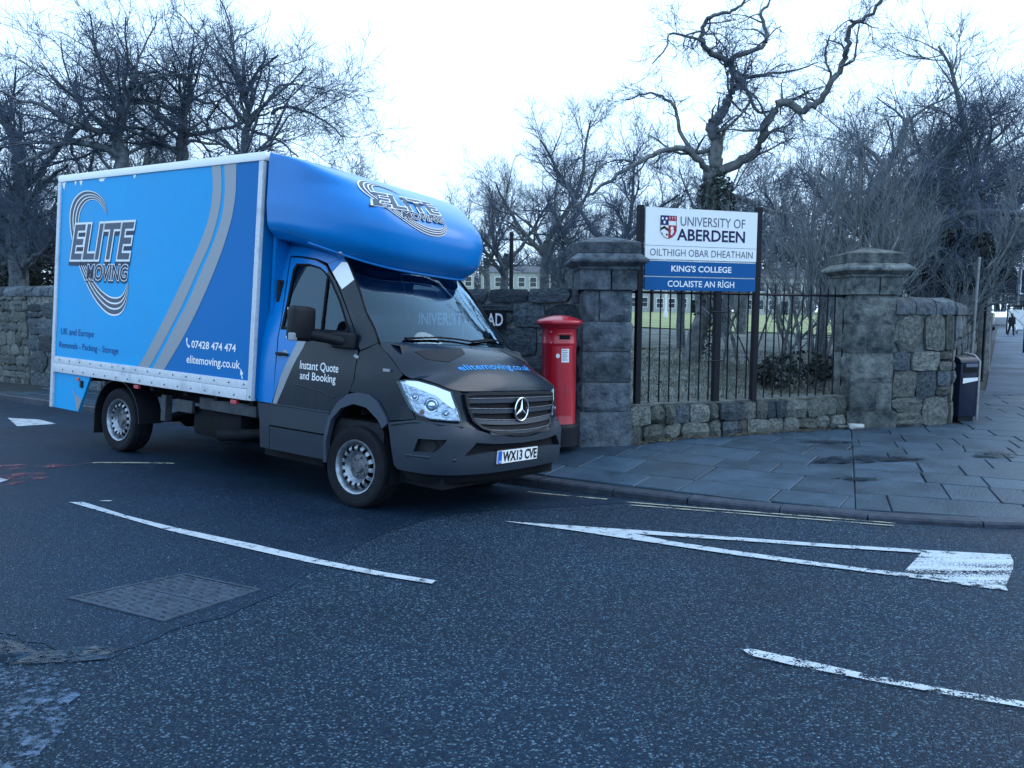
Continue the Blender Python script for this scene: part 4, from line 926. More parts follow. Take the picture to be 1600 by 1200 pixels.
# chassis, arches, tank
for s in (-1, 1):
    b = MB(); b.box((-4.9, s * .42 - .035, .60), (-.9, s * .42 + .035, .76)); b.build('chassis_rail', M['chassis'], T)
    b = MB(); V = []
    n = 20
    for k in range(n + 1):
        t = math.pi * (.0 + 1.0 * k / n); V += [(-3.665 + .44 * math.cos(t), s * .73, .36 + .43 * math.sin(t)), (-3.665 + .44 * math.cos(t), s * 1.0, .36 + .43 * math.sin(t)), (-3.665 + .455 * math.cos(t), s * 1.0, .36 + .445 * math.sin(t)), (-3.665 + .455 * math.cos(t), s * .73, .36 + .445 * math.sin(t))]
    F = []
    for k in range(n):
        for c in range(4): F.append((4 * k + c, 4 * k + (c + 1) % 4, 4 * k + 4 + (c + 1) % 4, 4 * k + 4 + c))
    b.add(V, F); b.box((-4.12, min(s * .73, s * 1.0), .16), (-4.105, max(s * .73, s * 1.0), .38)); b.build('mudguard', M['black_plastic'], T, 40)
for x in (-4.85, -4.3, -3.0, -2.4, -1.9, -1.35):
    b = MB(); b.box((x - .03, -1.0, .74), (x + .03, 1.0, .80)); b.build('cross_member', M['chassis'], T)
b = MB(); b.tube([(-3.665, -.75, .355), (-3.665, -.2, .355), (-3.665, -.12, .36), (-3.665, .12, .36), (-3.665, .2, .355), (-3.665, .75, .355)], [.045, .05, .12, .12, .05, .045], 12); b.build('rear_axle', M['chassis'], T, 60)
b = MB(); b.tube([(-3.5, 0, .40), (-1.2, .02, .48)], .045, 10); b.build('drive_shaft', M['chassis'], T, 60)
b = MB(); b.box((-2.55, -.80, .32), (-1.75, -.42, .62), bev=.06); b.build('fuel_tank', M['chassis'], T, 50)
b = MB(); b.tube([(-2.0, -.83, .38), (-1.55, -.80, .44), (-1.25, -.70, .50)], [.07, .05, .06], 10); b.build('exhaust', M['chassis'], T, 60)
b = MB(); b.box((-2.75, -.88, .55), (-2.45, -.84, .68), bev=.01); b.box((-2.3, -.90, .62), (-1.4, -.86, .74), bev=.01); b.box((-3.0, -.88, .42), (-2.92, -.80, .70)); b.build('step_bracket', M['chassis_grey'], T, 40)
b = MB(); b.box((-1.3, -.85, .28), (.9, .85, .42)); b.box((-.35, -.6, .3), (.9, .6, 1.0)); b.build('underbody', M['chassis'], T)
b = MB()
for s in (-1, 1): b.tube([(-4.45, s * .55, .55), (-4.0, s * .56, .42), (-3.665, s * .56, .38), (-3.3, s * .56, .42), (-2.85, s * .55, .55)], .035, 6)
b.build('leaf_spring', M['chassis'], T)
# inside the cab
b = MB(); b.box((-1.19, -.90, .5), (-1.15, .90, 1.95)); b.build('bulkhead', M['seat'], T)
b = MB(); b.box((-1.15, -.92, .5), (.3, .92, .75)); b.build('cab_floor', M['seat'], T)
b = MB()
V = []; prof = [(.0, .8), (-.02, 1.25), (.0, 1.40), (.12, 1.44), (.40, 1.42), (.5, 1.2)]
for y in (-.90, .90): V += [(x, y, z) for x, z in prof]
n = len(prof); b.add(V, [(i, i + 1, n + i + 1, n + i) for i in range(n - 1)]); b.box((-.02, -.66, 1.40), (.20, -.20, 1.47), bev=.03); b.build('dashboard', M['dash'], T, 30)
for (y, w_) in ((-.45, .25), (.22, .22), (.66, .22)):
    st = MB(); st.box((-1.05, y - w_, .75), (-.45, y + w_, .98), bev=.06); st.box((-1.12, y - w_, .95), (-.94, y + w_, 1.58), bev=.07); st.box((-1.10, y - .13, 1.62), (-1.0, y + .13, 1.80), bev=.04); st.build('seat', M['seat'], T, 60)
b = MB(); cx_ = Vector((-.28, -.45, 1.36)); ax = Vector((-.5, 0, .86)).normalized(); e1 = Vector((0, 1, 0)); e2 = ax.cross(e1)
b.tube([cx_ + e1 * (.2 * math.cos(t)) + e2 * (.2 * math.sin(t)) for t in np.linspace(0, 2 * math.pi, 33)], .014, 8, cap=False); b.tube([cx_ - e1 * .19, cx_, cx_ + e1 * .19], .014, 6); b.tube([cx_, cx_ - ax * .3 + Vector((.1, 0, 0))], .03, 8); b.build('steering_wheel', M['steel_dark'], T, 180)
b = MB(); b.box((-.22, -.10, 2.0), (-.19, .16, 2.07), bev=.01); b.build('rear_view_mirror', M['black_plastic'], T)

# ------------------------------------------------------------------ stone walls
random.seed(21)
def rough_stone(seed, nx=3, nz=2, amp=.22):
    """unit block: x -.5...5, z -.5...5, front at y=-1 (rough), back y=0"""
    r = random.Random(seed); V = []; F = []
    for j in range(nz + 1):
        for i in range(nx + 1):
            x, z = -.5 + i / nx, -.5 + j / nz; edge = i in (0, nx) or j in (0, nz); corner = i in (0, nx) and j in (0, nz)
            d = -.62 - r.uniform(0, .2) if edge else -1 + r.uniform(-amp, amp)
            if corner: x *= r.uniform(.80, .96); z *= r.uniform(.76, .94)
            elif edge: x *= r.uniform(.93, 1.02); z *= r.uniform(.90, 1.03)
            V.append((x + (0 if edge else r.uniform(-.06, .06)), d, z + (0 if edge else r.uniform(-.06, .06))))
    for j in range(nz):
        for i in range(nx): a = j * (nx + 1) + i; F.append((a, a + 1, a + nx + 2, a + nx + 1))
    loop = [i for i in range(nx + 1)] + [j * (nx + 1) + nx for j in range(1, nz + 1)] + [nz * (nx + 1) + i for i in range(nx - 1, -1, -1)] + [j * (nx + 1) for j in range(nz - 1, 0, -1)]
    b = len(V); V += [(V[i][0] * 1.0, 0, V[i][2]) for i in loop]; n = len(loop)
    for k in range(n): F.append((loop[(k + 1) % n], loop[k], b + k, b + (k + 1) % n))
    return V, F
def boulder(seed, nx=4, nz=4):
    r = random.Random(seed); V, F = rough_stone(seed, nx, nz, .25); ph = r.uniform(0, 6.28); ex = r.uniform(2.2, 3.6); out = []
    for (x, y, z) in V:
        a = math.atan2(z, x); m_ = max(abs(x), abs(z)) * 2; q = (abs(math.cos(a)) ** ex + abs(math.sin(a)) ** ex) ** (-1 / ex); w_ = .5 * m_ * q * (1 + .10 * math.sin(2 * a + ph) + .07 * math.sin(3 * a + ph * 2)) * 1.04
        yy = y if y == 0 else y * (1 - .35 * m_ ** 4); out.append((w_ * math.cos(a), yy, w_ * math.sin(a)))
    return out, F
def stone_pool(matn, k=10, round_=False, **kw):
    out = []
    for i in range(k):
        V, F = boulder(100 + i) if round_ else rough_stone(100 + i, **kw); me = bpy.data.meshes.new('stone'); me.from_pydata(V, [], F); me.materials.append(M[matn]); me.shade_smooth(); me.set_sharp_from_angle(angle=math.radians(28)); out.append(me)
    return out
POOL = stone_pool('stone'); POOLW = stone_pool('stone_warm'); POOLB = stone_pool('stone', round_=True); POOLBW = stone_pool('stone_warm', round_=True); POOLM = stone_pool('stone_mottled', round_=True)
def rubble(root, a, b, z0, z1, courses, wid, proud, pools, seed, zbase=None, gap=.008, flipf=False, base_of=None, rj=.02):
    """stones laid on the face from a to b (left to right seen from the road), root coordinates = world - root"""
    r = random.Random(seed); o = root.location; L = math.dist(a, b); ang = math.atan2(b[1] - a[1], b[0] - a[0]); ux, uy = math.cos(ang), math.sin(ang); z = z0; cnt = 0
    ci = 0
    while z < z1 - .04:
        h = min(courses[ci % len(courses)] * r.uniform(.88, 1.12), z1 - z)
        if z1 - z - h < .07: h = z1 - z
        x = -r.uniform(0, .0)
        while x < L - .02:
            w_ = min(r.uniform(*wid), L - x)
            if L - x - w_ < .1: w_ = L - x
            parts = [(x, z, w_, h)]
            if h > .24 and r.random() < .3: k = r.uniform(.4, .6); parts = [(x, z, w_, h * k), (x, z + h * k, w_, h * (1 - k))]
            for (px_, pz_, pw, ph) in parts:
                me = r.choice(r.choice(pools)); ob = link('stone', me, root, (a[0] + ux * (px_ + pw / 2) - o.x, a[1] + uy * (px_ + pw / 2) - o.y, pz_ + ph / 2 - o.z), (0, r.uniform(-rj, rj), ang), (max(.05, pw - gap) * (1 if r.random() < .5 else -1), proud * r.uniform(.7, 1.4), max(.04, ph - gap)))
                cnt += 1
            x += w_
        z += h; ci += 1
    return cnt
def core(root, a, b, z0, z1, th, m='mortar', name='wall_core'):
    o = root.location; L = math.dist(a, b); ux, uy = (b[0] - a[0]) / L, (b[1] - a[1]) / L; nx_, ny_ = -uy, ux
    V = []
    for z in (z0, z1):
        for (s, t) in ((0, .0), (L, .0), (L, th), (0, th)): V.append((a[0] + ux * s + nx_ * t - o.x, a[1] + uy * s + ny_ * t - o.y, z - o.z))
    return mesh(name, V, [(0, 3, 2, 1), (4, 5, 6, 7), (0, 1, 5, 4), (1, 2, 6, 5), (2, 3, 7, 6), (3, 0, 4, 7)], M[m], root)
def coping(root, a, b, z, th, w_rng, h, seed, m='stone', over=.05, lean=0.0):
    r = random.Random(seed); o = root.location; L = math.dist(a, b); ang = math.atan2(b[1] - a[1], b[0] - a[0]); x = 0
    while x < L - .02:
        w_ = min(r.uniform(*w_rng), L - x)
        if L - x - w_ < .12: w_ = L - x
        n = 6; V = []; g = .008
        for xs in (x + g, x + w_ - g):
            for k in range(n + 1):
                t = math.pi * k / n; yy = th / 2 - (th / 2 + over) * math.cos(t) * 1.0; zz = z + h * (.45 + .55 * math.sin(t)) + r.uniform(-.008, .008)
                V.append((xs + lean * (zz - z), yy, zz))
            V.append((xs, th + over, z)); V.append((xs, -over, z))
        m_ = n + 3; F = [(k, (k + 1) % m_, m_ + (k + 1) % m_, m_ + k) for k in range(m_)] + [tuple(range(m_))[::-1], tuple(range(m_, 2 * m_))]
        ca, sa = math.cos(ang), math.sin(ang); cxx = x + w_ / 2
        V = [(v[0] - cxx, v[1] - th / 2, v[2] - z) for v in V]
        mesh('coping_stone', V, F, M[m], root, 40, loc=(a[0] + ca * cxx - sa * th / 2 - o.x, a[1] + sa * cxx + ca * th / 2 - o.y, z - o.z), rot=(0, 0, ang)); x += w_
# long wall behind the truck
w1 = empty('stone_wall', (-6, 14.4, 0)); tag(w1, 'long mottled granite rubble wall running behind the blue truck to the left edge', 'wall')
LW0, LW1 = (-17.5, 21.65), (.84, 9.94)
core(w1, LW0, LW1, -.3, 1.82, .42, 'stone_mottled')
def lerp2(a, b, t): return (a[0] + (b[0] - a[0]) * t, a[1] + (b[1] - a[1]) * t)
rubble(w1, lerp2(LW0, LW1, .12), lerp2(LW0, LW1, .40), -.12, 1.82, (.20, .27, .23), (.16, .42), .045, (POOLM, POOLM, POOLM, POOLW), 4, gap=-.012, rj=.15)
rubble(w1, lerp2(LW0, LW1, .40), LW1, -.12, 1.66, (.36, .42, .34), (.45, .9), .045, (POOL, POOLB), 5, gap=.0, rj=.04)
coping(w1, lerp2(LW0, LW1, .05), lerp2(LW0, LW1, .5), 1.82, .42, (.5, .9), .22, 2, 'stone')
rubble(w1, lerp2(LW0, LW1, .62), LW1, 1.67, 1.86, (.20,), (.5, .9), .07, (POOL,), 15)
coping(w1, lerp2(LW0, LW1, .5), lerp2(LW0, LW1, .62), 1.82, .42, (.5, .9), .12, 2, 'stone')
# low wall under the railings
w2 = empty('low_stone_wall', (2.9, 10.5, 0)); tag(w2, 'low boulder wall carrying the black railings between the two gate pillars', 'wall')
GA, GB_ = (1.42, 9.80), (4.63, 11.16)
core(w2, GA, GB_, -.2, .41, .36, 'mortar_pale')
rubble(w2, GA, GB_, -.03, .41, (.21, .24), (.14, .42), .10, (POOLW, POOLBW, POOL, POOLW), 9, gap=-.006, rj=.10)
core(w2, (GA[0] - .0, GA[1] - .03), (GB_[0], GB_[1] - .03), .405, .43, .42, 'stone_warm', 'wall_top')
# wall right of the pillar and the return wall along the street
w3 = empty('stone_wall', (5.8, 11.3, 0)); tag(w3, 'short granite wall with rounded coping between right pillar and dark litter bin', 'wall')
RA, RB = (5.22, 11.10), (6.20, 11.42)
core(w3, RA, RB, -.2, 1.56, .40, 'mortar_pale')
rubble(w3, RA, RB, -.02, 1.56, (.42, .36, .30), (.26, .62), .06, (POOL, POOLW, POOLBW), 33, gap=.0, rj=.05)
coping(w3, RA, RB, 1.56, .40, (.30, .5), .24, 8, 'stone', lean=.1)
w4 = empty('stone_wall', (8, 15, 0)); tag(w4, 'dim stone wall receding along the pavement behind the grey pole', 'wall')
SA, SB = (6.24, 11.46), (31.7, 53.4)
core(w4, SA, SB, -.2, 1.56, .40)
q = lerp2(SA, SB, .24)
rubble(w4, SA, q, -.02, 1.56, (.34, .30), (.35, .7), .05, (POOL, POOL, POOLW), 41)
coping(w4, (6.26, 11.47), lerp2(SA, SB, .3), 1.56, .40, (.35, .6), .22, 18, 'stone')
core(w4, lerp2(SA, SB, .3), SB, 1.56, 1.74, .44, 'stone', 'wall_top')

# ------------------------------------------------------------------ gate pillars
def ashlar_block(root, x0, x1, y0, y1, z0, z1, m, amp, seed, name='stone', div=3):
    """a dressed block with rock-faced sides"""
    r = random.Random(seed); bm = bmesh.new(); bmesh.ops.create_cube(bm, size=1); bmesh.ops.subdivide_edges(bm, edges=bm.edges[:], cuts=div - 1, use_grid_fill=True)
    for v in bm.verts:
        ex = sum(abs(abs(c) - .5) < 1e-4 for c in v.co)
        x = x0 + (v.co.x + .5) * (x1 - x0); y = y0 + (v.co.y + .5) * (y1 - y0); z = z0 + (v.co.z + .5) * (z1 - z0)
        if ex == 1:
            a = r.uniform(.3, 1) * amp
            if abs(abs(v.co.x) - .5) < 1e-4: x += math.copysign(a, v.co.x)
            if abs(abs(v.co.y) - .5) < 1e-4: y += math.copysign(a, v.co.y)
        elif ex >= 2:
            x -= math.copysign(.006, v.co.x) * (abs(abs(v.co.x) - .5) < 1e-4); y -= math.copysign(.006, v.co.y) * (abs(abs(v.co.y) - .5) < 1e-4)
        v.co = (x, y, z)
    me = bpy.data.meshes.new(name); bm.to_mesh(me); bm.free(); me.materials.append(m); me.shade_smooth(); me.set_sharp_from_angle(angle=math.radians(25))
    return link(name, me, root)
def pillar(loc, rz, label, mA, mB, seed, plinth):
    p = empty('gate_pillar', loc, rz); tag(p, label, 'pillar', 'stone pillars either side of the railings'); r = random.Random(seed)
    h = .295; z = -.02
    g = MB(); g.box((-h + .012, -h + .012, -.15), (h - .012, h - .012, 2.0)); g.build('pillar_core', M['mortar_pale' if plinth else 'mortar'], p)
    if plinth: 
        ashlar_block(p, -h - .06, h + .05, -h - .07, h + .05, -.08, .22, mA, .004, seed, 'plinth'); lv = [.22, .62, 1.02, 1.42, 1.82]
    else: 
        ashlar_block(p, -h - .03, h + .02, -h - .04, h + .04, -.08, .36, mA, .006, seed, 'plinth'); lv = [.36, .72, 1.09, 1.45, 1.82]
    for i in range(4):
        a, b_ = lv[i] + .006, lv[i + 1] - .006; k = r.choice((0, .0, .12, -.1)) if not plinth else r.choice((.05, -.1, .1))
        if k and i % 2 == (0 if plinth else 1):
            ashlar_block(p, -h, k - .004, -h, h, a, b_, mA, .034, seed + i * 3 + 1, div=5); ashlar_block(p, k + .004, h, -h, h, a, b_, mA, .034, seed + i * 3 + 2, div=5)
        else: ashlar_block(p, -h, h, -h, h, a, b_, mA, .034, seed + i * 3 + 1, div=6)
        if plinth and i in (1, 3):      # thin stone over thick one
            pass
    c = .345; ashlar_block(p, -c, .03, -c, c, 1.826, 2.055, mB, .001, seed + 40, 'capital_block'); ashlar_block(p, .036, c, -c, c, 1.826, 2.055, mB, .001, seed + 41, 'capital_block')
    def ring(name, prof):
        V = []; F = []; n = len(prof)
        for s_, z_ in prof: V += [(-s_, -s_, z_), (s_, -s_, z_), (s_, s_, z_), (-s_, s_, z_)]
        for k in range(n - 1):
            for c_ in range(4): F.append((4 * k + c_, 4 * k + (c_ + 1) % 4, 4 * k + 4 + (c_ + 1) % 4, 4 * k + 4 + c_))
        F += [(3, 2, 1, 0), tuple(4 * (n - 1) + c_ for c_ in range(4))]
        return mesh(name, V, F, mB, p)
    ring('cornice', [(.35, 2.057), (.362, 2.072), (.365, 2.095), (.385, 2.105), (.425, 2.13), (.452, 2.145), (.458, 2.165), (.452, 2.185), (.44, 2.19), (.42, 2.205), (.385, 2.235), (.37, 2.25)])
    ring('cap_block', [(.368, 2.252), (.372, 2.26), (.372, 2.375), (.362, 2.382)])
    ring('cap_top', [(.362, 2.384), (.04, 2.475), (.0, 2.48)])
    return p
P1 = pillar((1.125, 9.93, 0), math.radians(1.5), 'dark grey stone gate pillar standing right behind the red post box', M['ashlar'], M['ashlar'], 3, False)
P2 = pillar((4.93, 11.33, 0), math.radians(2), 'brown tinged stone gate pillar at the right end of the railings', M['ashlar_warm'], M['ashlar_warm'], 17, True)
for i, (x, y, s_) in enumerate(((4.66, 10.86, .10), (4.50, 10.90, .07), (4.40, 10.93, .08))):
    V, F = rough_stone(300 + i); o = mesh('loose_stone', [(v[0] * s_ * 2, v[1] * s_, (v[2] + .5) * s_ * .8) for v in V], F, M['ashlar_warm'] if i else M['facade'], None, 60, loc=(x, y, 0.0)); tag(o, ('pale loose stone at the foot of the right pillar', 'small brown loose stone left of the pale one by the right pillar', 'flat loose stone by the low wall foot left of right pillar')[i], 'stone')

# ------------------------------------------------------------------ railings and the university sign
rl = empty('railings', (2.9, 10.6, .42)); tag(rl, 'black iron railings on the low wall between the gate pillars', 'railing')
ra, rb = (1.40, 9.95), (4.66, 11.32); ang = math.atan2(rb[1] - ra[1], rb[0] - ra[0])
def rp(t, z, n=0.0): return (ra[0] + (rb[0] - ra[0]) * t - math.sin(ang) * n - 2.9, ra[1] + (rb[1] - ra[1]) * t + math.cos(ang) * n - 10.6, z - .42)
b = MB(); b.tube([rp(0, 1.81), rp(1, 1.81)], .016, 4); b.build('top_rail', M['iron'], rl)
bar = None
for k in range(24):
    t = .012 + k * .0425; tilt = random.uniform(-.004, .004)
    if bar is None:
        m_ = MB(); m_.tube([(0, 0, 0), (0, 0, 1.44), (0, 0, 1.50), (0, 0, 1.545)], [.0105, .0105, .008, .001], 6); bar = m_.build('bar', M['iron'], rl)
    else: bar2 = bar.copy(); COL.objects.link(bar2); bar2.parent = rl; 
    ob = bar if k == 0 else bar2; ob.location = rp(t, .41); ob.rotation_euler = (tilt, tilt * 2, 0)
sg = empty('university_sign', (2.4, 10.25, .42)); tag(sg, 'tall university name board with white and blue panels on three dark posts', 'sign')
sa_, sb_ = (1.600, 9.985), (3.150, 10.52)
SL = math.dist(sa_, sb_); sang = math.atan2(sb_[1] - sa_[1], sb_[0] - sa_[0])
def sp(u, z, n=0.0): return (sa_[0] + math.cos(sang) * u + math.sin(sang) * n - 2.4, sa_[1] + math.sin(sang) * u - math.cos(sang) * n - 10.25, z - .42)
def sbox(mb, u0, u1, n0, n1, z0, z1):
    V = [sp(u, z, n) for z in (z0, z1) for (u, n) in ((u0, n0), (u1, n0), (u1, n1), (u0, n1))]
    return mb.add(V, [(0, 3, 2, 1), (4, 5, 6, 7), (0, 1, 5, 4), (1, 2, 6, 5), (2, 3, 7, 6), (3, 0, 4, 7)])
for u, top, wd in ((-.05, 2.86, .034), (SL + .01, 2.91, .034), (SL * .655, 1.88, .040)):
    sbox(MB(), u - wd, u + wd, -.04, .035, .40, top).build('sign_post', M['iron'], sg)
for s_ in (-.06, .06):
    b = MB(); b.tube([sp(SL * .655 - .1, .95 + s_ * 0, .03), sp(SL * .655 + .1, .95, .03)], .01, 5) if s_ < 0 else b.tube([sp(SL * .655 - .1, 1.57, .03), sp(SL * .655 + .1, 1.57, .03)], .01, 5); b.build('post_clamp', M['iron'], sg)
sf = lambda u, z, o=0.0: sp(u, z, .045 + o)
slope = .0                                                     # boards hang level
bw = sbox(MB(), .0, SL - .04, .02, .045, 2.215, 2.84).build('white_board', M['sign_white'], sg)
sheet('board_rule', sf, [(.0, 2.378), (SL - .04, 2.378), (SL - .04, 2.382), (.0, 2.382)], M['sign_slate'], bw, step=.5, off=.002)
b1_ = sbox(MB(), .0, SL - .04, .02, .045, 2.012, 2.190).build('blue_board', M['sign_blue'], sg)
b2_ = sbox(MB(), .0, SL - .04, .02, .045, 1.835, 1.995).build('blue_board', M['sign_blue'], sg)
for z in (2.2, 2.003): sbox(MB(), .0, SL - .04, .01, .03, z - .006, z + .008).build('board_joint', M['sign_white'], sg)
W_ = SL - .04
def su(a): return a * W_
text_on('lettering', 'UNIVERSITY OF', sf, (su(.30), 2.630, su(.885), 2.745), M['sign_slate'], bw, .002, off=.002)
text_on('lettering', 'ABERDEEN', sf, (su(.275), 2.455, su(.885), 2.590), M['sign_navy'], bw, .022, off=.002)
text_on('lettering', 'OILTHIGH OBAR DHEATHAIN', sf, (su(.04), 2.255, su(.965), 2.342), M['sign_slate'], bw, .0, off=.002)
text_on('lettering', "KING'S COLLEGE", sf, (su(.23), 2.068, su(.77), 2.142), M['sign_white'], b1_, .02, off=.002)
text_on('lettering', 'COLAISTE AN RÌGH', sf, (su(.20), 1.880, su(.80), 1.975), M['sign_white'], b2_, .012, off=.002)
# crest: quartered shield
cr = bw; x0, x1, zt0, zt1 = su(.125), su(.265), 2.475, 2.745; xm = (x0 + x1) / 2; zm = 2.63
def shield(lo, hi, up): pass
def poly(name, pts, m, off=.003): q_ = MB(); q_.add([sf(u, z, off) for u, z in pts], [tuple(range(len(pts)))]); return q_.build(name, m, cr)
L_ = [(x0, zm), (x0, 2.56), (x0 + .02, 2.52), (x0 + .06, 2.485), (xm, zt0 - .01), (xm, zm)]; R_ = [(xm, zm), (xm, zt0 - .01), (x1 - .06, 2.485), (x1 - .02, 2.52), (x1, 2.56), (x1, zm)]
poly('crest_quarter', [(x0, zm), (xm, zm), (xm, zt1), (x0, zt1)], M['crest_navy']); poly('crest_quarter', R_, M['crest_red'])
poly('crest_quarter', [(xm, zt1), (xm, zt1 - .06), (x1, zt1 - .06), (x1, zt1)], M['crest_red'])
poly('crest_chevron', [(x0 + .005, 2.565), (x0 + .005, 2.595), (x0 + (xm - x0) / 2, 2.62), (xm, 2.585), (xm, 2.555), (x0 + (xm - x0) / 2, 2.590)], M['black_vinyl'], .0035)
for (cx, cz, r_, m_) in ((x0 + .025, 2.525, .010, 'black_vinyl'), (xm - .022, 2.515, .012, 'black_vinyl'), (x0 + .055, 2.628 - .02, .008, 'black_vinyl'), (x0 + .03, 2.71, .014, 'sign_white'), (xm - .03, 2.71, .014, 'sign_white'), (x0 + .055, 2.665, .016, 'sign_white'), (xm + .05, 2.59, .022, 'sign_white'), (xm + .055, 2.555, .022, 'sign_white'), (xm + .045, 2.53, .016, 'sign_white')):
    poly('crest_charge', [(cx + r_ * math.cos(t), cz + r_ * 1.2 * math.sin(t)) for t in np.linspace(0, 2 * math.pi, 9)[:-1]], M[m_], .0036)
for k in range(3): poly('crest_charge', [(xm + .012 + k * .036, zt1 - .01), (xm + .018 + k * .036, zt1 - .05), (xm + .022 + k * .036, zt1 - .01)], M['sign_white'], .0036)
b = MB(); b.tube([sf(x0, zt1, .003), sf(x0, 2.56, .003), sf(x0 + .02, 2.52, .003), sf(x0 + .06, 2.485, .003), sf(xm, zt0 - .01, .003), sf(x1 - .06, 2.485, .003), sf(x1 - .02, 2.52, .003), sf(x1, 2.56, .003), sf(x1, zt1, .003), sf(x0, zt1, .003)], .003, 4); b.build('crest_outline', M['sign_slate'], cr)

# street name plate on the wall behind the truck
np_ = empty('street_name_sign', (-.2, 10.6, 1.4)); tag(np_, 'black street name plate with white capitals on the wall behind the truck', 'sign')
wang = math.atan2(LW1[1] - LW0[1], LW1[0] - LW0[0]); wd_ = (math.cos(wang), math.sin(wang)); wn_ = (-wd_[1], wd_[0])
c0 = (LW1[0] - wd_[0] * 1.02, LW1[1] - wd_[1] * 1.02)       # right end of the plate
def wf(u, z, o=0.0): return (c0[0] + wd_[0] * u - wn_[0] * (.13 + o) + .2, c0[1] + wd_[1] * u - wn_[1] * (.13 + o) - 10.6, z - 1.4)
pl_ = sheet('name_plate', wf, [(-1.55, 1.33), (.0, 1.33), (.0, 1.58), (-1.55, 1.58)], M['black_vinyl'], np_, step=.5, thick=.02)
text_on('lettering', 'UNIVERSITY ROAD', wf, (-1.50, 1.375, -.04, 1.535), M['white'], pl_, .015, off=.003)

# ------------------------------------------------------------------ post box
pb = empty('post_box', (.55, 9.46, 0)); tag(pb, 'red pillar post box with white notice between the truck and the gate pillar', 'post box')
b = MB(); b.lathe([(0, .0), (.235, .0), (.235, .22), (.215, .24), (.205, .26)], 'z', 40); b.build('base', M['iron'], pb, 40)
b = MB(); b.lathe([(.205, .25), (.200, .27), (.200, 1.18), (.206, 1.19), (.206, 1.205), (.200, 1.215), (.200, 1.36), (.210, 1.375)], 'z', 48); b.build('body', M['post_red'], pb, 40)
b = MB(); b.lathe([(.205, 1.365), (.225, 1.38), (.235, 1.40), (.262, 1.41), (.272, 1.425), (.272, 1.45), (.262, 1.462), (.23, 1.475), (.14, 1.505), (.05, 1.52), (0, 1.522)], 'z', 48); b.build('cap', M['post_red'], pb, 40)
fa = math.radians(-84)
def pf(a, z, o=0.0): t = fa + a / .2; return ((.2 + o) * math.cos(t), (.2 + o) * math.sin(t), z)
sheet('posting_slot', pf, [(-.03, 1.245), (.10, 1.245), (.10, 1.29), (-.03, 1.29)], M['seal'], pb, step=.02, off=.004)
b = MB(); b.tube([pf(a, 1.305, .012) for a in np.linspace(-.045, .115, 8)], .010, 6); b.build('slot_hood', M['post_red'], pb, 60)
pn_ = sheet('notice_plate', pf, [(-.005, .98), (.085, .98), (.085, 1.135), (-.005, 1.135)], M['paper'], pb, step=.03, off=.008, thick=.006)
for i in range(6): sheet('notice_print', pf, [(.003, 1.115 - i * .022), (.06 + .012 * (i % 2), 1.115 - i * .022), (.06 + .012 * (i % 2), 1.122 - i * .022), (.003, 1.122 - i * .022)], M['sign_slate'], pn_, step=.03, off=.010)
q_ = [( -.045 + .022 * math.cos(t), 1.055 + .026 * math.sin(t)) for t in np.linspace(0, 2 * math.pi, 17)[:-1]]; sheet('collection_tab', pf, q_, M['paper'], pb, step=.02, off=.008, thick=.005)
sheet('door', pf, [(-.12, .36), (.13, .36), (.13, 1.165), (-.12, 1.165)], M['post_red'], pb, step=.03, off=.004, thick=.003)
b = MB(); b.tube([pf(.05, .72, .004), pf(.055, .66, .006), pf(.06, .60, .004)], .005, 5); b.build('lock', M['steel_dark'], pb)
for z in (1.325, 1.20): b = MB(); b.lathe([(.010, 0), (.008, .01), (0, .012)], 'z', 8, pf(-.13, z, .0)); b.build('hinge_stud', M['steel'], pb)

# ------------------------------------------------------------------ litter bin, poles
bn = empty('litter_bin', (6.64, 11.92, 0), math.radians(18)); tag(bn, 'dark blue litter bin with a white label stripe beside the end of the wall', 'litter bin')
b = MB(); b.box((-.17, -.17, .06), (.17, .17, .86), bev=.03); b.build('body', M['bin'], bn, 50)
b = MB(); V = []; 
for x in (-.172, .172):
    for k in range(9): t = math.pi * k / 8; V.append((x, -.172 * math.cos(t), .862 + .10 * math.sin(t)))
b.add(V, [(k, k + 1, 10 + k, 9 + k) for k in range(8)] + [tuple(range(9))[::-1], tuple(range(9, 18))]); b.build('hood', M['bin'], bn, 50)
b = MB(); b.box((-.12, -.178, .72), (.12, -.171, .84)); b.build('opening', M['seal'], bn)
b = MB(); b.add([(-.13, -.180, .56), (.15, -.180, .60), (.15, -.180, .645), (-.13, -.180, .64)], [(0, 1, 2, 3)]); b.build('label_stripe', M['paper'], bn)
b = MB(); b.box((-.08, -.179, .80), (.14, -.175, .85)); b.build('hood_label', M['sign_slate'], bn)
b = MB(); b.tube([(.178, -.17, .02), (.178, -.17, .88), (.178, -.08, .96), (.178, .1, .985)], .018, 6); b.build('edge_trim', M['pole_grey'], bn, 60)
b = MB(); b.box((-.235, -.10, .05), (-.18, .14, .84), bev=.01); b.build('back_plate', M['seal'], bn, 40)
b = MB(); b.box((-.14, -.14, .0), (.14, .14, .06)); b.build('foot', M['iron'], bn)
def pole(x, y, h, r, label, m, leanx=0.0, name='pole'):
    p = empty(name, (x, y, zp(x, y))); tag(p, label, 'pole'); b = MB(); b.tube([(0, 0, 0), (leanx * .5, 0, h * .5), (leanx, 0, h)], [r * 1.1, r, r * .95], 10); b.build('shaft', m, p, 60); b = MB(); b.lathe([(r, 0), (r * 1.15, .02), (r * .8, .05), (0, .055)], 'z', 10, (leanx, 0, h)); b.build('pole_cap', m, p, 60); b = MB(); b.lathe([(r * 1.8, 0), (r * 1.7, .03), (r * 1.1, .05)], 'z', 10); b.build('collar', m, p, 60); return p
pole(7.96, 14.0, 2.5, .024, 'pale grey metal pole rising behind the litter bin against the street wall', M['pole_grey'], .06)
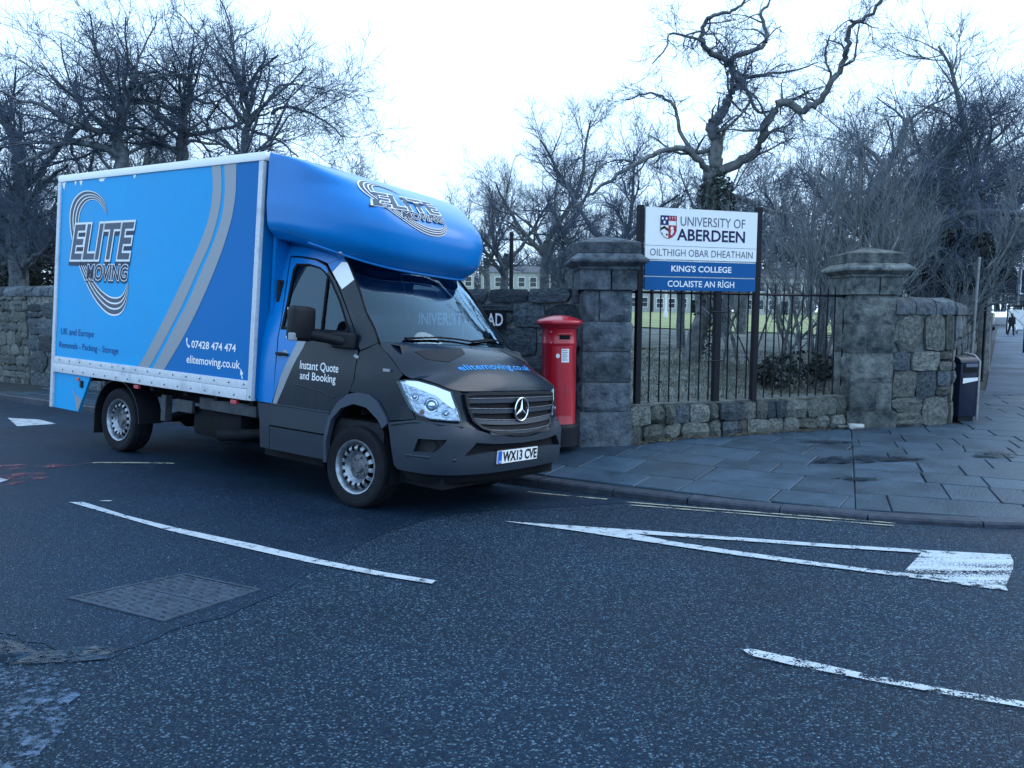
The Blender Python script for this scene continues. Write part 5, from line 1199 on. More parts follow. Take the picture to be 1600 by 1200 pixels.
pole(11.1, 19.0, 2.0, .03, 'thin black post further up the street wall', M['iron'])
pole(-.02, 11.2, 2.6, .03, 'thin dark post behind the wall left of the gate pillar', M['iron'])

# ------------------------------------------------------------------ far end of the street
def person(x, y, z, h, rz, label, coat, bag=True):
    p = empty('person', (x, y, z), rz); tag(p, label, 'person'); k = h / 1.72
    def skin(name, pts, edges, rad, m):
        me = bpy.data.meshes.new(name); me.from_pydata([tuple(c * k for c in q_) for q_ in pts], edges, []); o = bpy.data.objects.new(name, me); COL.objects.link(o); o.parent = p
        md = o.modifiers.new('skin', 'SKIN'); sv = me.skin_vertices[0].data
        for i, r_ in enumerate(rad): sv[i].radius = (r_[0] * k, r_[1] * k)
        sv[0].use_root = True; o.modifiers.new('sub', 'SUBSURF').levels = 1; me.materials.append(m); return o
    skin('body', [(0, 0, .92), (0, .01, 1.15), (0, .0, 1.38), (0, -.01, 1.48), (.20, 0, 1.38), (.25, .03, 1.12), (.24, -.05, .88), (-.20, 0, 1.38), (-.25, 0, 1.12), (-.25, -.10, .90), (.10, 0, .86), (.11, -.10, .48), (.11, -.12, .08), (.11, -.24, .04), (-.10, 0, .86), (-.11, .12, .50), (-.11, .26, .12), (-.11, .18, .04), (0, -.01, 1.56), (0, -.015, 1.66)],
        [(0, 1), (1, 2), (2, 3), (2, 4), (4, 5), (5, 6), (2, 7), (7, 8), (8, 9), (0, 10), (10, 11), (11, 12), (12, 13), (0, 14), (14, 15), (15, 16), (16, 17), (3, 18), (18, 19)],
        [(.19, .14), (.17, .13), (.18, .12), (.06, .06), (.075, .075), (.06, .06), (.045, .05), (.075, .075), (.06, .06), (.045, .05), (.10, .11), (.075, .08), (.05, .06), (.04, .05), (.10, .11), (.075, .08), (.05, .06), (.04, .05), (.085, .10), (.08, .09)], M['coat'])
    b = MB(); b.lathe([(0, 1.775), (.06, 1.765), (.095, 1.70), (.10, 1.62), (.085, 1.56), (.05, 1.53)], 'z', 14, (0, .01, -.02)); b.build('hair', coat, p, 60)
    b = MB(); b.lathe([(0, 1.70), (.05, 1.68), (.068, 1.62), (.05, 1.56), (0, 1.54)], 'z', 12, (0, -.05, 0)); b.build('face', M['skin'], p, 60)
    if bag:
        bg_ = empty('carrier_bag', (x + .30 * math.cos(rz), y + .30 * math.sin(rz), z), rz); tag(bg_, 'white carrier bag held by the walking person', 'bag')
        b = MB(); b.box((-.06, -.14, .42), (.07, .16, .74), bev=.04); b.build('bag_body', M['white'], bg_, 60); b = MB(); b.tube([(0, -.08, .72), (0, -.04, .86), (0, .06, .86), (0, .10, .72)], .008, 5); b.build('bag_handle', M['white'], bg_)
    return p
person(38.9, 63, 0.0, 1.72, 0, 'person in a dark coat walking along the street pavement', M['coat'])
sh = empty('bus_shelter', (44.0, 70.5, -.02), math.radians(-32)); tag(sh, 'glazed bus shelter with dark roof far along the pavement', 'bus shelter')
b = MB(); b.box((-.85, -.8, 2.35), (.85, .8, 2.5), bev=.04); b.build('roof', M['iron'], sh)
for x in (-.75, .75):
    for y in (-.7, .7): b = MB(); b.box((x - .05, y - .05, 0), (x + .05, y + .05, 2.35)); b.build('post', M['iron'], sh)
for (a, c) in (((-.7, -.72), (.5, -.70)),): b = MB(); b.box((a[0], a[1], .4), (c[0], c[1], 2.1)); b.build('advert_panel', M['frame_white'], sh)
b = MB(); b.box((.78, -.65, .3), (.80, .65, 2.2)); b.build('glass_panel', M['glass_dark'], sh)
b = MB(); b.box((-.6, .3, .45), (.6, .55, .5)); b.build('bench', M['iron'], sh)
ts = empty('traffic_signal', (21.6, 33.9, 0)); tag(ts, 'black traffic signal head with white edged backing board at the right edge', 'traffic light')
b = MB(); b.tube([(0, .12, 0), (0, .12, 3.6)], .06, 10); b.build('pole', M['iron'], ts)
b = MB(); b.box((-.42, .0, 2.45), (.42, .03, 3.5), bev=.012); b.build('backing_board', M['iron'], ts)
b = MB()
for (a, c) in (((-.42, 2.45), (-.37, 3.5)), ((.37, 2.45), (.42, 3.5)), ((-.37, 2.45), (.37, 2.5)), ((-.37, 3.45), (.37, 3.5))): b.box((a[0], -.012, a[1]), (c[0], -.002, c[1]))
b.build('white_edge', M['frame_white'], ts)
hd = MB(); hd.box((-.16, -.20, 2.52), (.16, -.02, 3.42), bev=.03); hd = hd.build('signal_head', M['black_plastic'], ts)
for z in (2.67, 2.97, 3.27): b = MB(); b.lathe([(.11, -.26), (.12, -.2), (.10, -.205), (0, -.215)], 'y', 20, (0, 0, z)); b.build('signal_lens', M['seal'], hd, 60)
b = MB(); b.box((-1.25, .0, 2.5), (-.55, .18, 3.45), bev=.04); b.build('signal_side_head', M['black_plastic'], ts)
lp = empty('street_lamp', (44, 70.5, 0)); tag(lp, 'slim street lamp post far up the street above the shelter', 'street lamp')
b = MB(); b.tube([(0, 0, 0), (0, 0, 4), (0, 0, 8)], [.11, .08, .06], 8); b.build('column', M['pole_grey'], lp, 60); b = MB(); b.tube([(0, 0, 8), (-.3, 0, 8.3), (-1.0, 0, 8.4)], .05, 6); b.box((-1.6, -.12, 8.34), (-.9, .12, 8.46)); b.build('lamp_arm', M['pole_grey'], lp)
def parked_car(x, y, rz, m, label):
    c = empty('parked_car', (x, y, zp(x, y)), rz); tag(c, label, 'car', 'cars parked far along the street')
    pr_ = [(-2.1, .35), (-2.15, .75), (-1.95, .95), (-1.5, 1.0), (-.9, 1.42), (.5, 1.45), (1.3, 1.0), (2.0, .85), (2.15, .6), (2.1, .35)]; V = []
    for s in (-.85, .85):
        for (a, z) in pr_: V.append((a, s * (1 if z < 1.05 else .82), z))
    n = len(pr_); mesh('body', V, [(i, (i + 1) % n, n + (i + 1) % n, n + i) for i in range(n)] + [tuple(range(n))[::-1], tuple(range(n, 2 * n))], m, c, 30)
    for s in (-1, 1):
        mesh('side_window', [(-1.35, s * .86, 1.03), (1.1, s * .86, 1.03), (.42, s * .74, 1.38), (-.85, s * .74, 1.36)], [(0, 1, 2, 3)], M['pane'], c)
        for a in (-1.35, 1.35): w_ = MB(); w_.lathe([(0, -.1), (.2, -.1), (.31, -.09), (.32, .0), (.31, .09), (0, .09)], 'y', 18, (a, s * .78, .32)); w_.build('wheel', M['rubber'], c, 40)
    mesh('windscreen', [(1.24, -.74, 1.02), (1.24, .74, 1.02), (.55, .66, 1.42), (.55, -.66, 1.42)], [(0, 1, 2, 3)], M['pane'], c); mesh('rear_window', [(-1.48, -.74, 1.02), (-1.48, .74, 1.02), (-.95, .66, 1.40), (-.95, -.66, 1.40)], [(0, 3, 2, 1)], M['pane'], c)
    for s in (-1, 1): q2 = MB(); q2.box((2.02, s * .62 - .14, .62), (2.14, s * .62 + .14, .76), bev=.02); q2.build('headlight', M['chrome'], c)
    return c
parked_car(57, 90, math.radians(-122), M['frame_white'], 'white car parked far up the street')
parked_car(51.5, 88, math.radians(-122), M['steel_dark'], 'dark car parked far up the street beyond the shelter')
# ------------------------------------------------------------------ far buildings and posts on the field
def house(x, y, rz, w_, d, h, label, m, bays, floors, rh=2.2, roofm='slate'):
    z = zt(x, y) if y > 20 else 0; c = empty('terraced_house', (x, y, z - .2), rz); tag(c, label, 'house', 'pale houses beyond the playing field')
    b = MB(); b.box((-w_ / 2, 0, 0), (w_ / 2, d, h)); b.build('wall', m, c)
    V = [(-w_ / 2 - .2, -.3, h), (w_ / 2 + .2, -.3, h), (w_ / 2 + .2, d + .3, h), (-w_ / 2 - .2, d + .3, h), (-w_ / 2 - .2, d / 2, h + rh), (w_ / 2 + .2, d / 2, h + rh)]
    r = mesh('roof', V, [(0, 1, 5, 4), (2, 3, 4, 5), (0, 4, 3), (1, 2, 5), (0, 3, 2, 1)], M[roofm], c)
    b = MB(); b.box((w_ / 2 - 1.2, d / 2 - .4, h + rh - .6), (w_ / 2 - .2, d / 2 + .4, h + rh + 1.1)); b.build('chimney', m, r)
    for f in range(floors):
        for k in range(bays):
            xx = -w_ / 2 + (k + .5) * w_ / bays; z0 = .9 + f * (h - .4) / floors
            if f == 0 and k == bays // 2:
                b = MB(); b.box((xx - .5, -.05, .2), (xx + .5, -.003, 2.3)); b.build('door', M['seal'], c); continue
            b = MB(); b.box((xx - .62, -.06, z0), (xx + .62, -.003, z0 + 1.7)); wi = b.build('window', M['frame_white'], c)
            b = MB(); b.box((xx - .5, -.09, z0 + .12), (xx + .5, -.062, z0 + .80)); b.box((xx - .5, -.09, z0 + .88), (xx + .5, -.062, z0 + 1.58)); b.build('pane', M['pane'], wi)
    return c
for i, (x, y, rz, lb) in enumerate(((-12, 132, .12, 'pale granite house farthest left beyond the playing field'), (.5, 134, .05, 'pale granite house seen left of the gate pillar above the wall'), (17, 134, 0, 'pale granite house seen behind the left gate pillar'), (29, 133, -.05, 'pale granite house seen through the railings under the sign'), (43, 131, -.1, 'pale granite house seen behind the tangled stems by the right pillar'), (58, 128, -.15, 'pale granite house farthest right beyond the trees'))):
    house(x, y, rz, 11.5, 8, 6.2, lb, M['facade'], 6, 2, rh=1.3)
hl_ = house(-34, 46, .5, 12, 8, 5.0, 'dark stone house with white windows behind the trees at the far left', M['facade_dark'], 4, 2); hl_['group'] = 'houses behind the left trees'
for i, (x, y, h) in enumerate(((11.45, 60.5, 2.9), (14.5, 60.5, 2.9))):
    p = empty('goal_post', (x, y, zt(x, y))); tag(p, ('white upright post on the field, left of the pair', 'white upright post on the field, right of the pair')[i], 'post', 'white posts on the playing field')
    b = MB(); b.tube([(0, 0, 0), (0, 0, h - .9)], .09, 8); b.build('upright', M['frame_white'], p); b = MB(); b.tube([(0, 0, 0), (0, 0, .5)], .15, 8); b.build('base_pad', M['frame_white'], p)

# ------------------------------------------------------------------ bare winter trees
def crp(L, k):
    out = []; L = [Vector(p) for p in L]
    for i in range(len(L) - 1):
        p0, p1, p2, p3 = L[max(i - 1, 0)], L[i], L[i + 1], L[min(i + 2, len(L) - 1)]
        for j in range(k): t = j / k; out.append(.5 * (2 * p1 + (p2 - p0) * t + (2 * p0 - 5 * p1 + 4 * p2 - p3) * t * t + (3 * p1 - p0 - 3 * p2 + p3) * t ** 3))
    return out + [L[-1]]
class Tree:
    def __init__(s, seed): s.r = np.random.default_rng(seed); s.P = {3: [], 4: [], 7: []}; s.T = []; s.trunk = []
    def add(s, pts, rad):
        n = 7 if rad[0] > .06 else (4 if rad[0] > .02 else 3); s.P[n].append((np.array(pts, float), np.array(rad, float)))
    def walk(s, p, d, L, r0, r1, n, wob, up):
        pts = [np.array(p, float)]; d = np.array(d, float); st = L / n
        for i in range(n):
            d = d + s.r.normal(0, wob, 3); d[2] += up; d /= np.linalg.norm(d); pts.append(pts[-1] + d * st)
        s.add(pts, np.linspace(r0, r1, n + 1)); return pts, d
    def spawn(s, pts, r0, r1, lv, cfg, t0=.15):
        """side branches along a limb"""
        if lv <= 0: return
        pts = [np.array(p, float) for p in pts]; n = len(pts) - 1; L = sum(np.linalg.norm(pts[i + 1] - pts[i]) for i in range(n)); k = max(1, int(cfg['dens'][lv - 1] * L + s.r.random()))
        for _ in range(k):
            t = t0 + (1 - t0) * s.r.random(); i = min(int(t * n), n - 1); f = t * n - i; p = pts[i] * (1 - f) + pts[i + 1] * f; d = pts[i + 1] - pts[i]; d = d / (np.linalg.norm(d) + 1e-9)
            q = s.r.normal(0, 1, 3); q -= d * (q @ d); q /= np.linalg.norm(q); a = s.r.uniform(*cfg['ang']); nd = d * math.cos(a) + q * math.sin(a); nd[2] += cfg['lift']; nd /= np.linalg.norm(nd)
            rr = (r0 + (r1 - r0) * t); br = max(cfg.get('tip', .004), rr * s.r.uniform(.35, .62)); br = min(br, cfg['rad'][lv - 1]); bl = cfg['len'][lv - 1] * s.r.uniform(.55, 1.25) * (1 - .35 * t)
            m = 5 if lv > 2 else (4 if lv > 1 else 3); P, _d = s.walk(p, nd, bl, br, max(.003, br * .35), m, cfg['wob'], cfg['up']); s.spawn(P, br, br * .35, lv - 1, cfg, .15)
    def meshdata(s, keys):
        V = []; F = []; off = 0
        for n in keys:
            groups = {}
            for P, R in s.P[n]: groups.setdefault(len(P), []).append((P, R))
            for m, lst in groups.items():
                P = np.stack([a for a, _ in lst]); R = np.stack([b for _, b in lst]); D = np.empty_like(P); D[:, 1:-1] = P[:, 2:] - P[:, :-2]; D[:, 0] = P[:, 1] - P[:, 0]; D[:, -1] = P[:, -1] - P[:, -2]
                D /= np.linalg.norm(D, axis=2, keepdims=True) + 1e-9; up = np.zeros_like(D); up[..., 0] = .31; up[..., 1] = .17; up[..., 2] = .93; bad = np.abs((D * up).sum(2)) > .97; up[bad] = (1, 0, 0)
                A = np.cross(D, up); A /= np.linalg.norm(A, axis=2, keepdims=True) + 1e-9; B = np.cross(A, D); t = 2 * np.pi * np.arange(n) / n
                Q = P[:, :, None] + R[:, :, None, None] * (A[:, :, None] * np.cos(t)[None, None, :, None] + B[:, :, None] * np.sin(t)[None, None, :, None])
                c = len(lst); V.append(Q.reshape(-1, 3)); base = off + (np.arange(c) * m * n)[:, None, None]; i = np.arange(m - 1)[None, :, None] * n; k = np.arange(n)[None, None, :]; k2 = (k + 1) % n
                f = np.stack([base + i + k, base + i + k2, base + i + n + k2, base + i + n + k], -1).reshape(-1, 4); F.append(f); off += c * m * n
        if not V: return None
        return np.concatenate(V), np.concatenate(F)
    def build(s, name, parent, m, keys):
        r = s.meshdata(keys)
        if r is None: return None
        V, F = r; me = bpy.data.meshes.new(name); me.vertices.add(len(V)); me.vertices.foreach_set('co', V.ravel().astype('f')); me.loops.add(F.size); me.loops.foreach_set('vertex_index', F.ravel().astype('i')); me.polygons.add(len(F))
        me.polygons.foreach_set('loop_start', np.arange(0, F.size, 4, dtype='i')); me.materials.append(m); me.update(calc_edges=True); me.validate(); me.shade_smooth(); return link(name, me, parent)
def off_(L, o): return [tuple(np.array(p) - np.array(o)) for p in L]
def hero(name, label, loc, limbs, cfg, seed, levels=3, bark='bark', twig='twig', group=None, trunkn=1, cat='tree'):
    """limbs: list of (points, r0, r1) in world coordinates; the first ones are the trunk"""
    root = empty(name, loc); tag(root, label, cat, group); t = Tree(seed); tk = Tree(seed + 1)
    for i, (L, r0, r1) in enumerate(limbs):
        Q = [tuple(p) for p in crp(off_(L, loc), 4)]; Q = [np.array(q) + t.r.normal(0, min(.03, r0 * .25), 3) for q in Q]; R = np.linspace(r0, r1, len(Q))
        (tk if i < trunkn else t).P[7].append((np.array(Q), R)); t.spawn(Q, r0, r1, levels, cfg, .3 if i < trunkn else .08)
    tk.build('trunk', root, M[bark], (7,)); t.build('limbs', root, M[bark], (7, 4)); t.build('twigs', root, M[twig], (3,)); return root
CF = dict(dens=(16, 8, 2.6), len=(.42, .95, 1.7), rad=(.007, .016, .05), ang=(.45, 1.15), lift=.12, wob=.20, up=.03)
CF2 = dict(dens=(12, 7.0, 3.0), len=(.46, 1.0, 2.3), rad=(.0065, .016, .045), ang=(.45, 1.3), lift=.08, wob=.18, up=.02)
def down(P, z=-.2, dx=0, dy=0): p = P[0]; return [(p[0] + dx, p[1] + dy, z)] + [(p[0] + dx * .3, p[1] + dy * .3, (p[2] + z) / 2)] + list(P)
trunk = [(4.24, 17.24, 3.52), (4.17, 17.35, 4.39), (4.29, 17.41, 4.76), (4.29, 17.49, 5.27), (4.19, 17.54, 5.53), (4.45, 17.6, 5.83), (4.6, 17.66, 6.17), (4.75, 17.72, 6.54), (4.58, 17.78, 6.84), (4.54, 17.82, 6.98)]
LI = dict(
la=[(4.54, 17.7, 6.9), (4.12, 17.42, 6.98), (3.9, 17.32, 7.19), (3.91, 17.22, 7.5), (4.09, 17.11, 7.63), (4.34, 16.98, 7.66), (4.58, 16.87, 7.78), (4.68, 16.76, 8.1)],
lb=[(4.54, 17.75, 6.92), (4.9, 17.67, 7.06), (5.34, 17.81, 7.28), (5.4, 17.95, 7.62), (5.33, 18.1, 8.03), (5.55, 18.24, 8.3), (5.74, 18.37, 8.6)],
lc=[(4.69, 17.65, 6.6), (4.84, 17.37, 6.3), (5.03, 17.2, 5.77), (5.28, 17.08, 5.71), (5.52, 16.97, 5.86)],
lc2=[(4.69, 17.68, 6.7), (5.01, 17.72, 6.58), (5.44, 17.93, 6.71), (6.1, 18.14, 6.85), (6.7, 18.36, 7.1)],
ld=[(4.25, 17.36, 4.5), (4.78, 17.24, 4.76), (5.18, 17.17, 5.14), (5.22, 17.09, 5.47), (5.53, 17.02, 5.91), (5.85, 16.9, 5.7), (6.16, 16.8, 5.82), (6.33, 16.72, 6.14), (6.56, 16.65, 6.52), (6.61, 16.58, 6.9), (6.63, 16.5, 7.27), (6.82, 16.4, 7.3), (7.11, 16.31, 7.6), (7.3, 16.22, 8.0)],
ld2=[(6.5, 16.6, 6.48), (6.74, 16.51, 6.58), (6.8, 16.54, 6.96), (6.84, 16.57, 7.4)],
le=[(4.2, 17.36, 4.5), (3.9, 17.16, 4.71), (3.5, 16.99, 4.92), (2.97, 16.8, 4.84), (2.45, 16.58, 4.52), (1.95, 16.36, 4.21), (1.59, 16.15, 3.91), (1.17, 15.93, 3.61)],
lf=[(4.29, 17.49, 5.03), (3.83, 17.52, 4.99), (3.56, 17.7, 5.45), (3.52, 17.89, 5.93), (3.21, 18.06, 6.26), (2.89, 18.21, 6.37), (2.53, 18.35, 6.26)],
lg=[(3.95, 17.3, 7.15), (3.51, 16.96, 7.17), (3.14, 16.86, 7.17), (3.05, 16.74, 6.86), (2.76, 16.6, 6.52)],
lh=[(4.3, 17.3, 4.1), (4.84, 17.08, 3.92), (5.2, 16.86, 3.69), (5.7, 16.64, 3.53), (6.12, 16.42, 3.3)],
li=[(4.25, 17.5, 5.4), (4.45, 17.16, 5.41), (4.81, 16.95, 5.85), (4.66, 16.72, 6.13)])
CH = dict(dens=(14, 8, 3.0), len=(.36, .62, .95), rad=(.007, .014, .035), ang=(.5, 1.2), lift=.05, wob=.28, up=.0)
hero('bare_tree', 'twisted bare tree with ivy on its trunk rising behind the university sign', (4.22, 17.25, .5),
     [(down(trunk, .4, -.45), .20, .06), (LI['ld'], .11, .025), (LI['le'], .075, .02), (LI['la'], .065, .02), (LI['lb'], .06, .02), (LI['lf'], .055, .015), (LI['lg'], .03, .012), (LI['lc'], .05, .015), (LI['lc2'], .045, .012), (LI['lh'], .07, .02), (LI['li'], .04, .012), (LI['ld2'], .03, .012)], CH, 5, 3, bark='bark_pale', twig='twig')
# ivy round its foot
def leaves(name, parent, m, c, rad, n, size, seed, squash=1.0, kind=None, shell=.0):
    r = np.random.default_rng(seed); D = r.normal(0, 1, (n, 3)); D /= np.linalg.norm(D, axis=1, keepdims=True); R = (shell + (1 - shell) * r.random(n) ** (1 / 3))[:, None]; P = D * R * np.array(rad) + np.array(c)
    lum = np.array([mnoise.noise(Vector(p * 1.6)) for p in P]); P = P[lum > -.12]; n = len(P)
    a = r.normal(0, 1, (n, 3)); a /= np.linalg.norm(a, axis=1, keepdims=True); b_ = np.cross(a, r.normal(0, 1, (n, 3))); b_ /= np.linalg.norm(b_, axis=1, keepdims=True); s = (size * r.uniform(.6, 1.3, n))[:, None]
    V = np.stack([P - a * s, P + b_ * s * .6, P + a * s, P - b_ * s * .6], 1).reshape(-1, 3); F = np.arange(n * 4).reshape(-1, 4)
    me = bpy.data.meshes.new(name); me.from_pydata(V.tolist(), [], F.tolist()); me.materials.append(m); o = link(name, me, parent)
    if kind: o['kind'] = kind
    return o
tw_ = [o for o in bpy.data.objects if o.name.startswith('bare_tree')][0]
leaves('ivy', tw_, M['ivy'], (.05, 0, 3.3), (.42, .4, .75), 2600, .045, 8)
leaves('ivy', tw_, M['ivy'], (.0, 0, 1.4), (.34, .34, 1.5), 2200, .04, 9)
# trees on the left
LT = dict(
l190=[(-8.76, 18.28, 3.95), (-8.76, 18.36, 4.75), (-8.87, 18.42, 5.45), (-8.77, 18.46, 5.94), (-8.68, 18.49, 6.24), (-8.53, 18.52, 6.59), (-8.48, 18.57, 7.0)],
l190b=[(-8.77, 18.37, 4.95), (-9.16, 18.09, 5.13), (-9.64, 17.79, 5.12), (-10.04, 17.46, 4.86), (-10.33, 17.13, 4.52)],
l190c=[(-8.68, 18.48, 6.19), (-9.28, 18.7, 6.32), (-9.84, 18.9, 6.34), (-10.13, 19.13, 6.65), (-10.22, 19.36, 7.07)],
l190d=[(-8.87, 18.42, 5.45), (-9.15, 18.08, 5.47), (-9.46, 17.75, 5.49), (-9.89, 17.44, 5.78), (-10.16, 17.11, 5.84), (-10.42, 16.79, 5.93)],
l285=[(-7.77, 19.3, 4.1), (-7.83, 19.39, 5.04), (-7.83, 19.44, 5.67), (-7.73, 19.49, 6.2), (-7.63, 19.54, 6.73), (-7.79, 19.57, 7.1)],
l285b=[(-7.88, 19.45, 5.78), (-8.06, 19.26, 5.89), (-8.29, 19.08, 6.1), (-8.56, 18.89, 6.25), (-8.87, 18.69, 6.24)],
l285c=[(-7.73, 19.49, 6.2), (-8.17, 19.67, 6.34), (-8.56, 19.85, 6.54), (-8.91, 20.03, 6.69), (-8.94, 20.24, 7.0)],
l285d=[(-7.80, 19.44, 5.62), (-7.15, 19.31, 5.7), (-6.68, 19.18, 5.78), (-6.12, 19.06, 5.9), (-5.61, 18.94, 6.08)],
l385=[(-6.06, 18.29, 3.97), (-6.04, 18.38, 5.07), (-5.97, 18.44, 5.66), (-5.97, 18.47, 6.06), (-6.08, 18.51, 6.46), (-6.18, 18.54, 6.81), (-6.4, 18.57, 7.0)],
l385b=[(-5.95, 18.45, 5.76), (-5.68, 18.64, 6.11), (-5.47, 18.84, 6.46), (-5.37, 19.05, 6.7), (-5.01, 19.24, 6.8)],
l385c=[(-5.98, 18.5, 6.36), (-5.75, 18.27, 6.64), (-5.33, 18.05, 6.9), (-5.06, 17.84, 7.0)],
l385d=[(-5.98, 18.44, 5.60), (-5.49, 18.16, 5.41), (-5.02, 17.89, 5.17), (-4.61, 17.61, 4.83)],
l385e=[(-5.47, 18.65, 5.97), (-5.2, 18.58, 6.1), (-4.78, 18.67, 6.07), (-4.29, 18.76, 5.85), (-3.9, 18.83, 5.5)])
hero('bare_tree', 'bare tree with a thick upright trunk above the rear half of the truck box', (-8.8, 18.3, .3), [(down(LT['l190'], .2), .20, .06), (LT['l190b'], .09, .03), (LT['l190c'], .06, .02), (LT['l190d'], .07, .02)], CF2, 12, 3, group='bare trees behind the left wall')
hero('bare_tree', 'bare tree above the middle of the truck box, its trunk in front of the sky', (-7.8, 19.3, .3), [(down(LT['l285'], .2), .20, .06), (LT['l285b'], .09, .03), (LT['l285c'], .07, .02), (LT['l285d'], .06, .02)], CF2, 14, 3, group='bare trees behind the left wall')
hero('bare_tree', 'rightmost bare tree above the truck, its slim trunk near the front of the box', (-6.05, 18.3, .3), [(down(LT['l385'], .2), .13, .04), (LT['l385b'], .05, .02), (LT['l385c'], .04, .02), (LT['l385d'], .04, .015), (LT['l385e'], .04, .015)], CF2, 16, 3, group='bare trees behind the left wall')
l30 = [(-12.34, 20.26, 3.65), (-12.24, 20.38, 4.98), (-12.36, 20.44, 5.64), (-12.52, 20.48, 6.08), (-12.75, 20.54, 6.5)]
hero('bare_tree', 'large dark bare tree at the left edge behind the truck', (-12.4, 20.2, .3), [(down(l30, .2), .26, .08), ([(-12.3, 20.3, 3.2), (-12.0, 20.0, 3.9), (-11.2, 19.6, 4.6), (-10.4, 19.2, 4.9)], .10, .03), ([(-12.3, 20.3, 2.6), (-12.9, 20.0, 3.4), (-13.6, 19.8, 4.4), (-14.0, 19.6, 5.2)], .12, .03), ([(-12.3, 20.4, 4.2), (-11.7, 20.6, 5.2), (-11.0, 20.7, 6.0), (-10.6, 20.8, 6.5)], .09, .03), ([(-12.3, 20.3, 2.2), (-11.8, 19.8, 2.7), (-11.2, 19.4, 2.9), (-10.6, 19.0, 3.4)], .08, .03)], CF2, 18, 3, group='bare trees behind the left wall')
# big tree on the right with the long level limb
BG = [(8.93, 19.19, 2.81), (8.72, 19.23, 3.29), (8.55, 19.27, 3.77), (8.51, 19.33, 4.42), (8.79, 19.39, 5.07), (9.03, 19.42, 5.47), (9.27, 19.48, 6.12)]
hero('bare_tree', 'broad bare tree with a long level limb behind the right gate pillar', (9.1, 19.1, .5), [(down(BG, .3, .25), .28, .06), ([(8.64, 19.23, 3.29), (8.96, 18.92, 3.54), (9.27, 18.6, 3.7), (9.87, 18.26, 3.73), (10.44, 17.94, 3.82), (11.4, 17.6, 3.75), (12.4, 17.5, 4.0)], .15, .04),
    ([(8.79, 19.39, 5.07), (8.32, 19.69, 5.6), (8.1, 19.99, 6.0)], .06, .02), ([(8.55, 19.27, 3.77), (9.38, 19.53, 4.45), (10.13, 19.8, 5.15), (10.73, 20.08, 5.8), (11.43, 20.36, 6.3)], .12, .03), ([(8.51, 19.33, 4.42), (7.96, 19.67, 4.46), (7.42, 19.98, 4.18)], .06, .02), ([(9.8, 18.3, 3.73), (10.3, 18.6, 4.6), (11.0, 18.8, 5.3), (12.0, 19.0, 5.8)], .07, .02), ([(8.9, 19.2, 2.4), (9.6, 19.0, 3.2), (10.6, 18.9, 4.3), (11.2, 18.8, 5.0)], .09, .03)], CF2, 22, 3, group='bare trees along the street wall')
# thicket of thin stems beside the right pillar
def thicket(loc, n, spread, h, seed, label, bark='bark_pale', lean=.25, cfg=None, tw='twig_brown', group=None, rad=.035):
    root = empty('thicket_shrub', loc); tag(root, label, 'shrub', group); t = Tree(seed); cfg = cfg or dict(dens=(11, 5.5, 2.0), len=(.32, .65, 1.2), rad=(.006, .012, .02), ang=(.25, .8), lift=.25, wob=.14, up=.06)
    for i in range(n):
        a = t.r.uniform(0, 2 * math.pi); q = t.r.uniform(0, 1) ** .5 * spread; p = (q * math.cos(a), q * math.sin(a) * .6, -.1); hh = h * t.r.uniform(.6, 1.1); d = (t.r.normal(0, lean), t.r.normal(0, lean), 1.0)
        r0 = rad * t.r.uniform(.5, 1.2); P, _ = t.walk(p, d, hh, r0, r0 * .3, 9, .12, .03); t.spawn(P, r0, r0 * .3, 3, cfg, .25)
    t.build('stems', root, M[bark], (7, 4)); t.build('twigs', root, M[tw], (3,)); return root
thicket((4.75, 13.2, .4), 12, .55, 3.3, 31, 'tangle of pale upright stems behind the railings by the right pillar', group='thickets behind the railings')
thicket((5.9, 14.6, .45), 14, .9, 4.2, 32, 'taller tangle of stems rising behind the right gate pillar', group='thickets behind the railings', rad=.045)
thicket((4.5, 15.2, .5), 9, .7, 3.2, 33, 'looser brown thicket between the sign and the right pillar', group='thickets behind the railings')
thicket((7.6, 16.0, .4), 10, .9, 4.6, 34, 'dense thicket behind the short wall and its coping', group='thickets behind the railings', rad=.04)
# fallen dark bush at the foot of the thicket
leaves('undergrowth', None, M['evergreen'], (4.55, 12.75, .62), (.75, .4, .35), 2500, .04, 77); u_ = bpy.data.objects['undergrowth']; tag(u_, kind='stuff')
t = Tree(41); CS = dict(dens=(14, 7.5, 3.0), len=(.45, .95, 1.9), rad=(.010, .024, .07), ang=(.5, 1.1), lift=.15, wob=.18, up=.04)
def generic(seed, h, r0, cfg, name='bare_tree', bark='bark', twig='twig', fork=4, first=.3):
    root = empty(name, (0, 0, 0)); t = Tree(seed); tk = Tree(seed); P, d = tk.walk((0, 0, -.2), (0, 0, 1), h * .45, r0, r0 * .7, 6, .05, .1)
    tk.P = {3: [], 4: [], 7: [(np.array(P), np.linspace(r0, r0 * .7, 7))]}
    for k in range(fork):
        a = 2 * math.pi * (k + t.r.random() * .6) / fork; s = t.r.uniform(.5, 1.0); j = t.r.integers(3, 7); dd = (math.cos(a) * s, math.sin(a) * s, .9)
        L, _ = t.walk(P[int(j)], dd, h * t.r.uniform(.42, .6), r0 * .5, r0 * .12, 8, .16, .05); t.spawn(L, r0 * .5, r0 * .12, 3, cfg, .12)
    tk.build('trunk', root, M[bark], (7,)); t.build('limbs', root, M[bark], (7, 4)); t.build('twigs', root, M[twig], (3,)); return root
def copytree(o, loc, rz, sc, label, group, name=None):
    r = o.copy(); COL.objects.link(r); r.location = loc; r.rotation_euler = (0, 0, rz); r.scale = (sc, sc, sc); r['label'] = label; r['group'] = group; r['category'] = 'tree'
    for ch in list(o.children): c = ch.copy(); COL.objects.link(c); c.parent = r
    return r
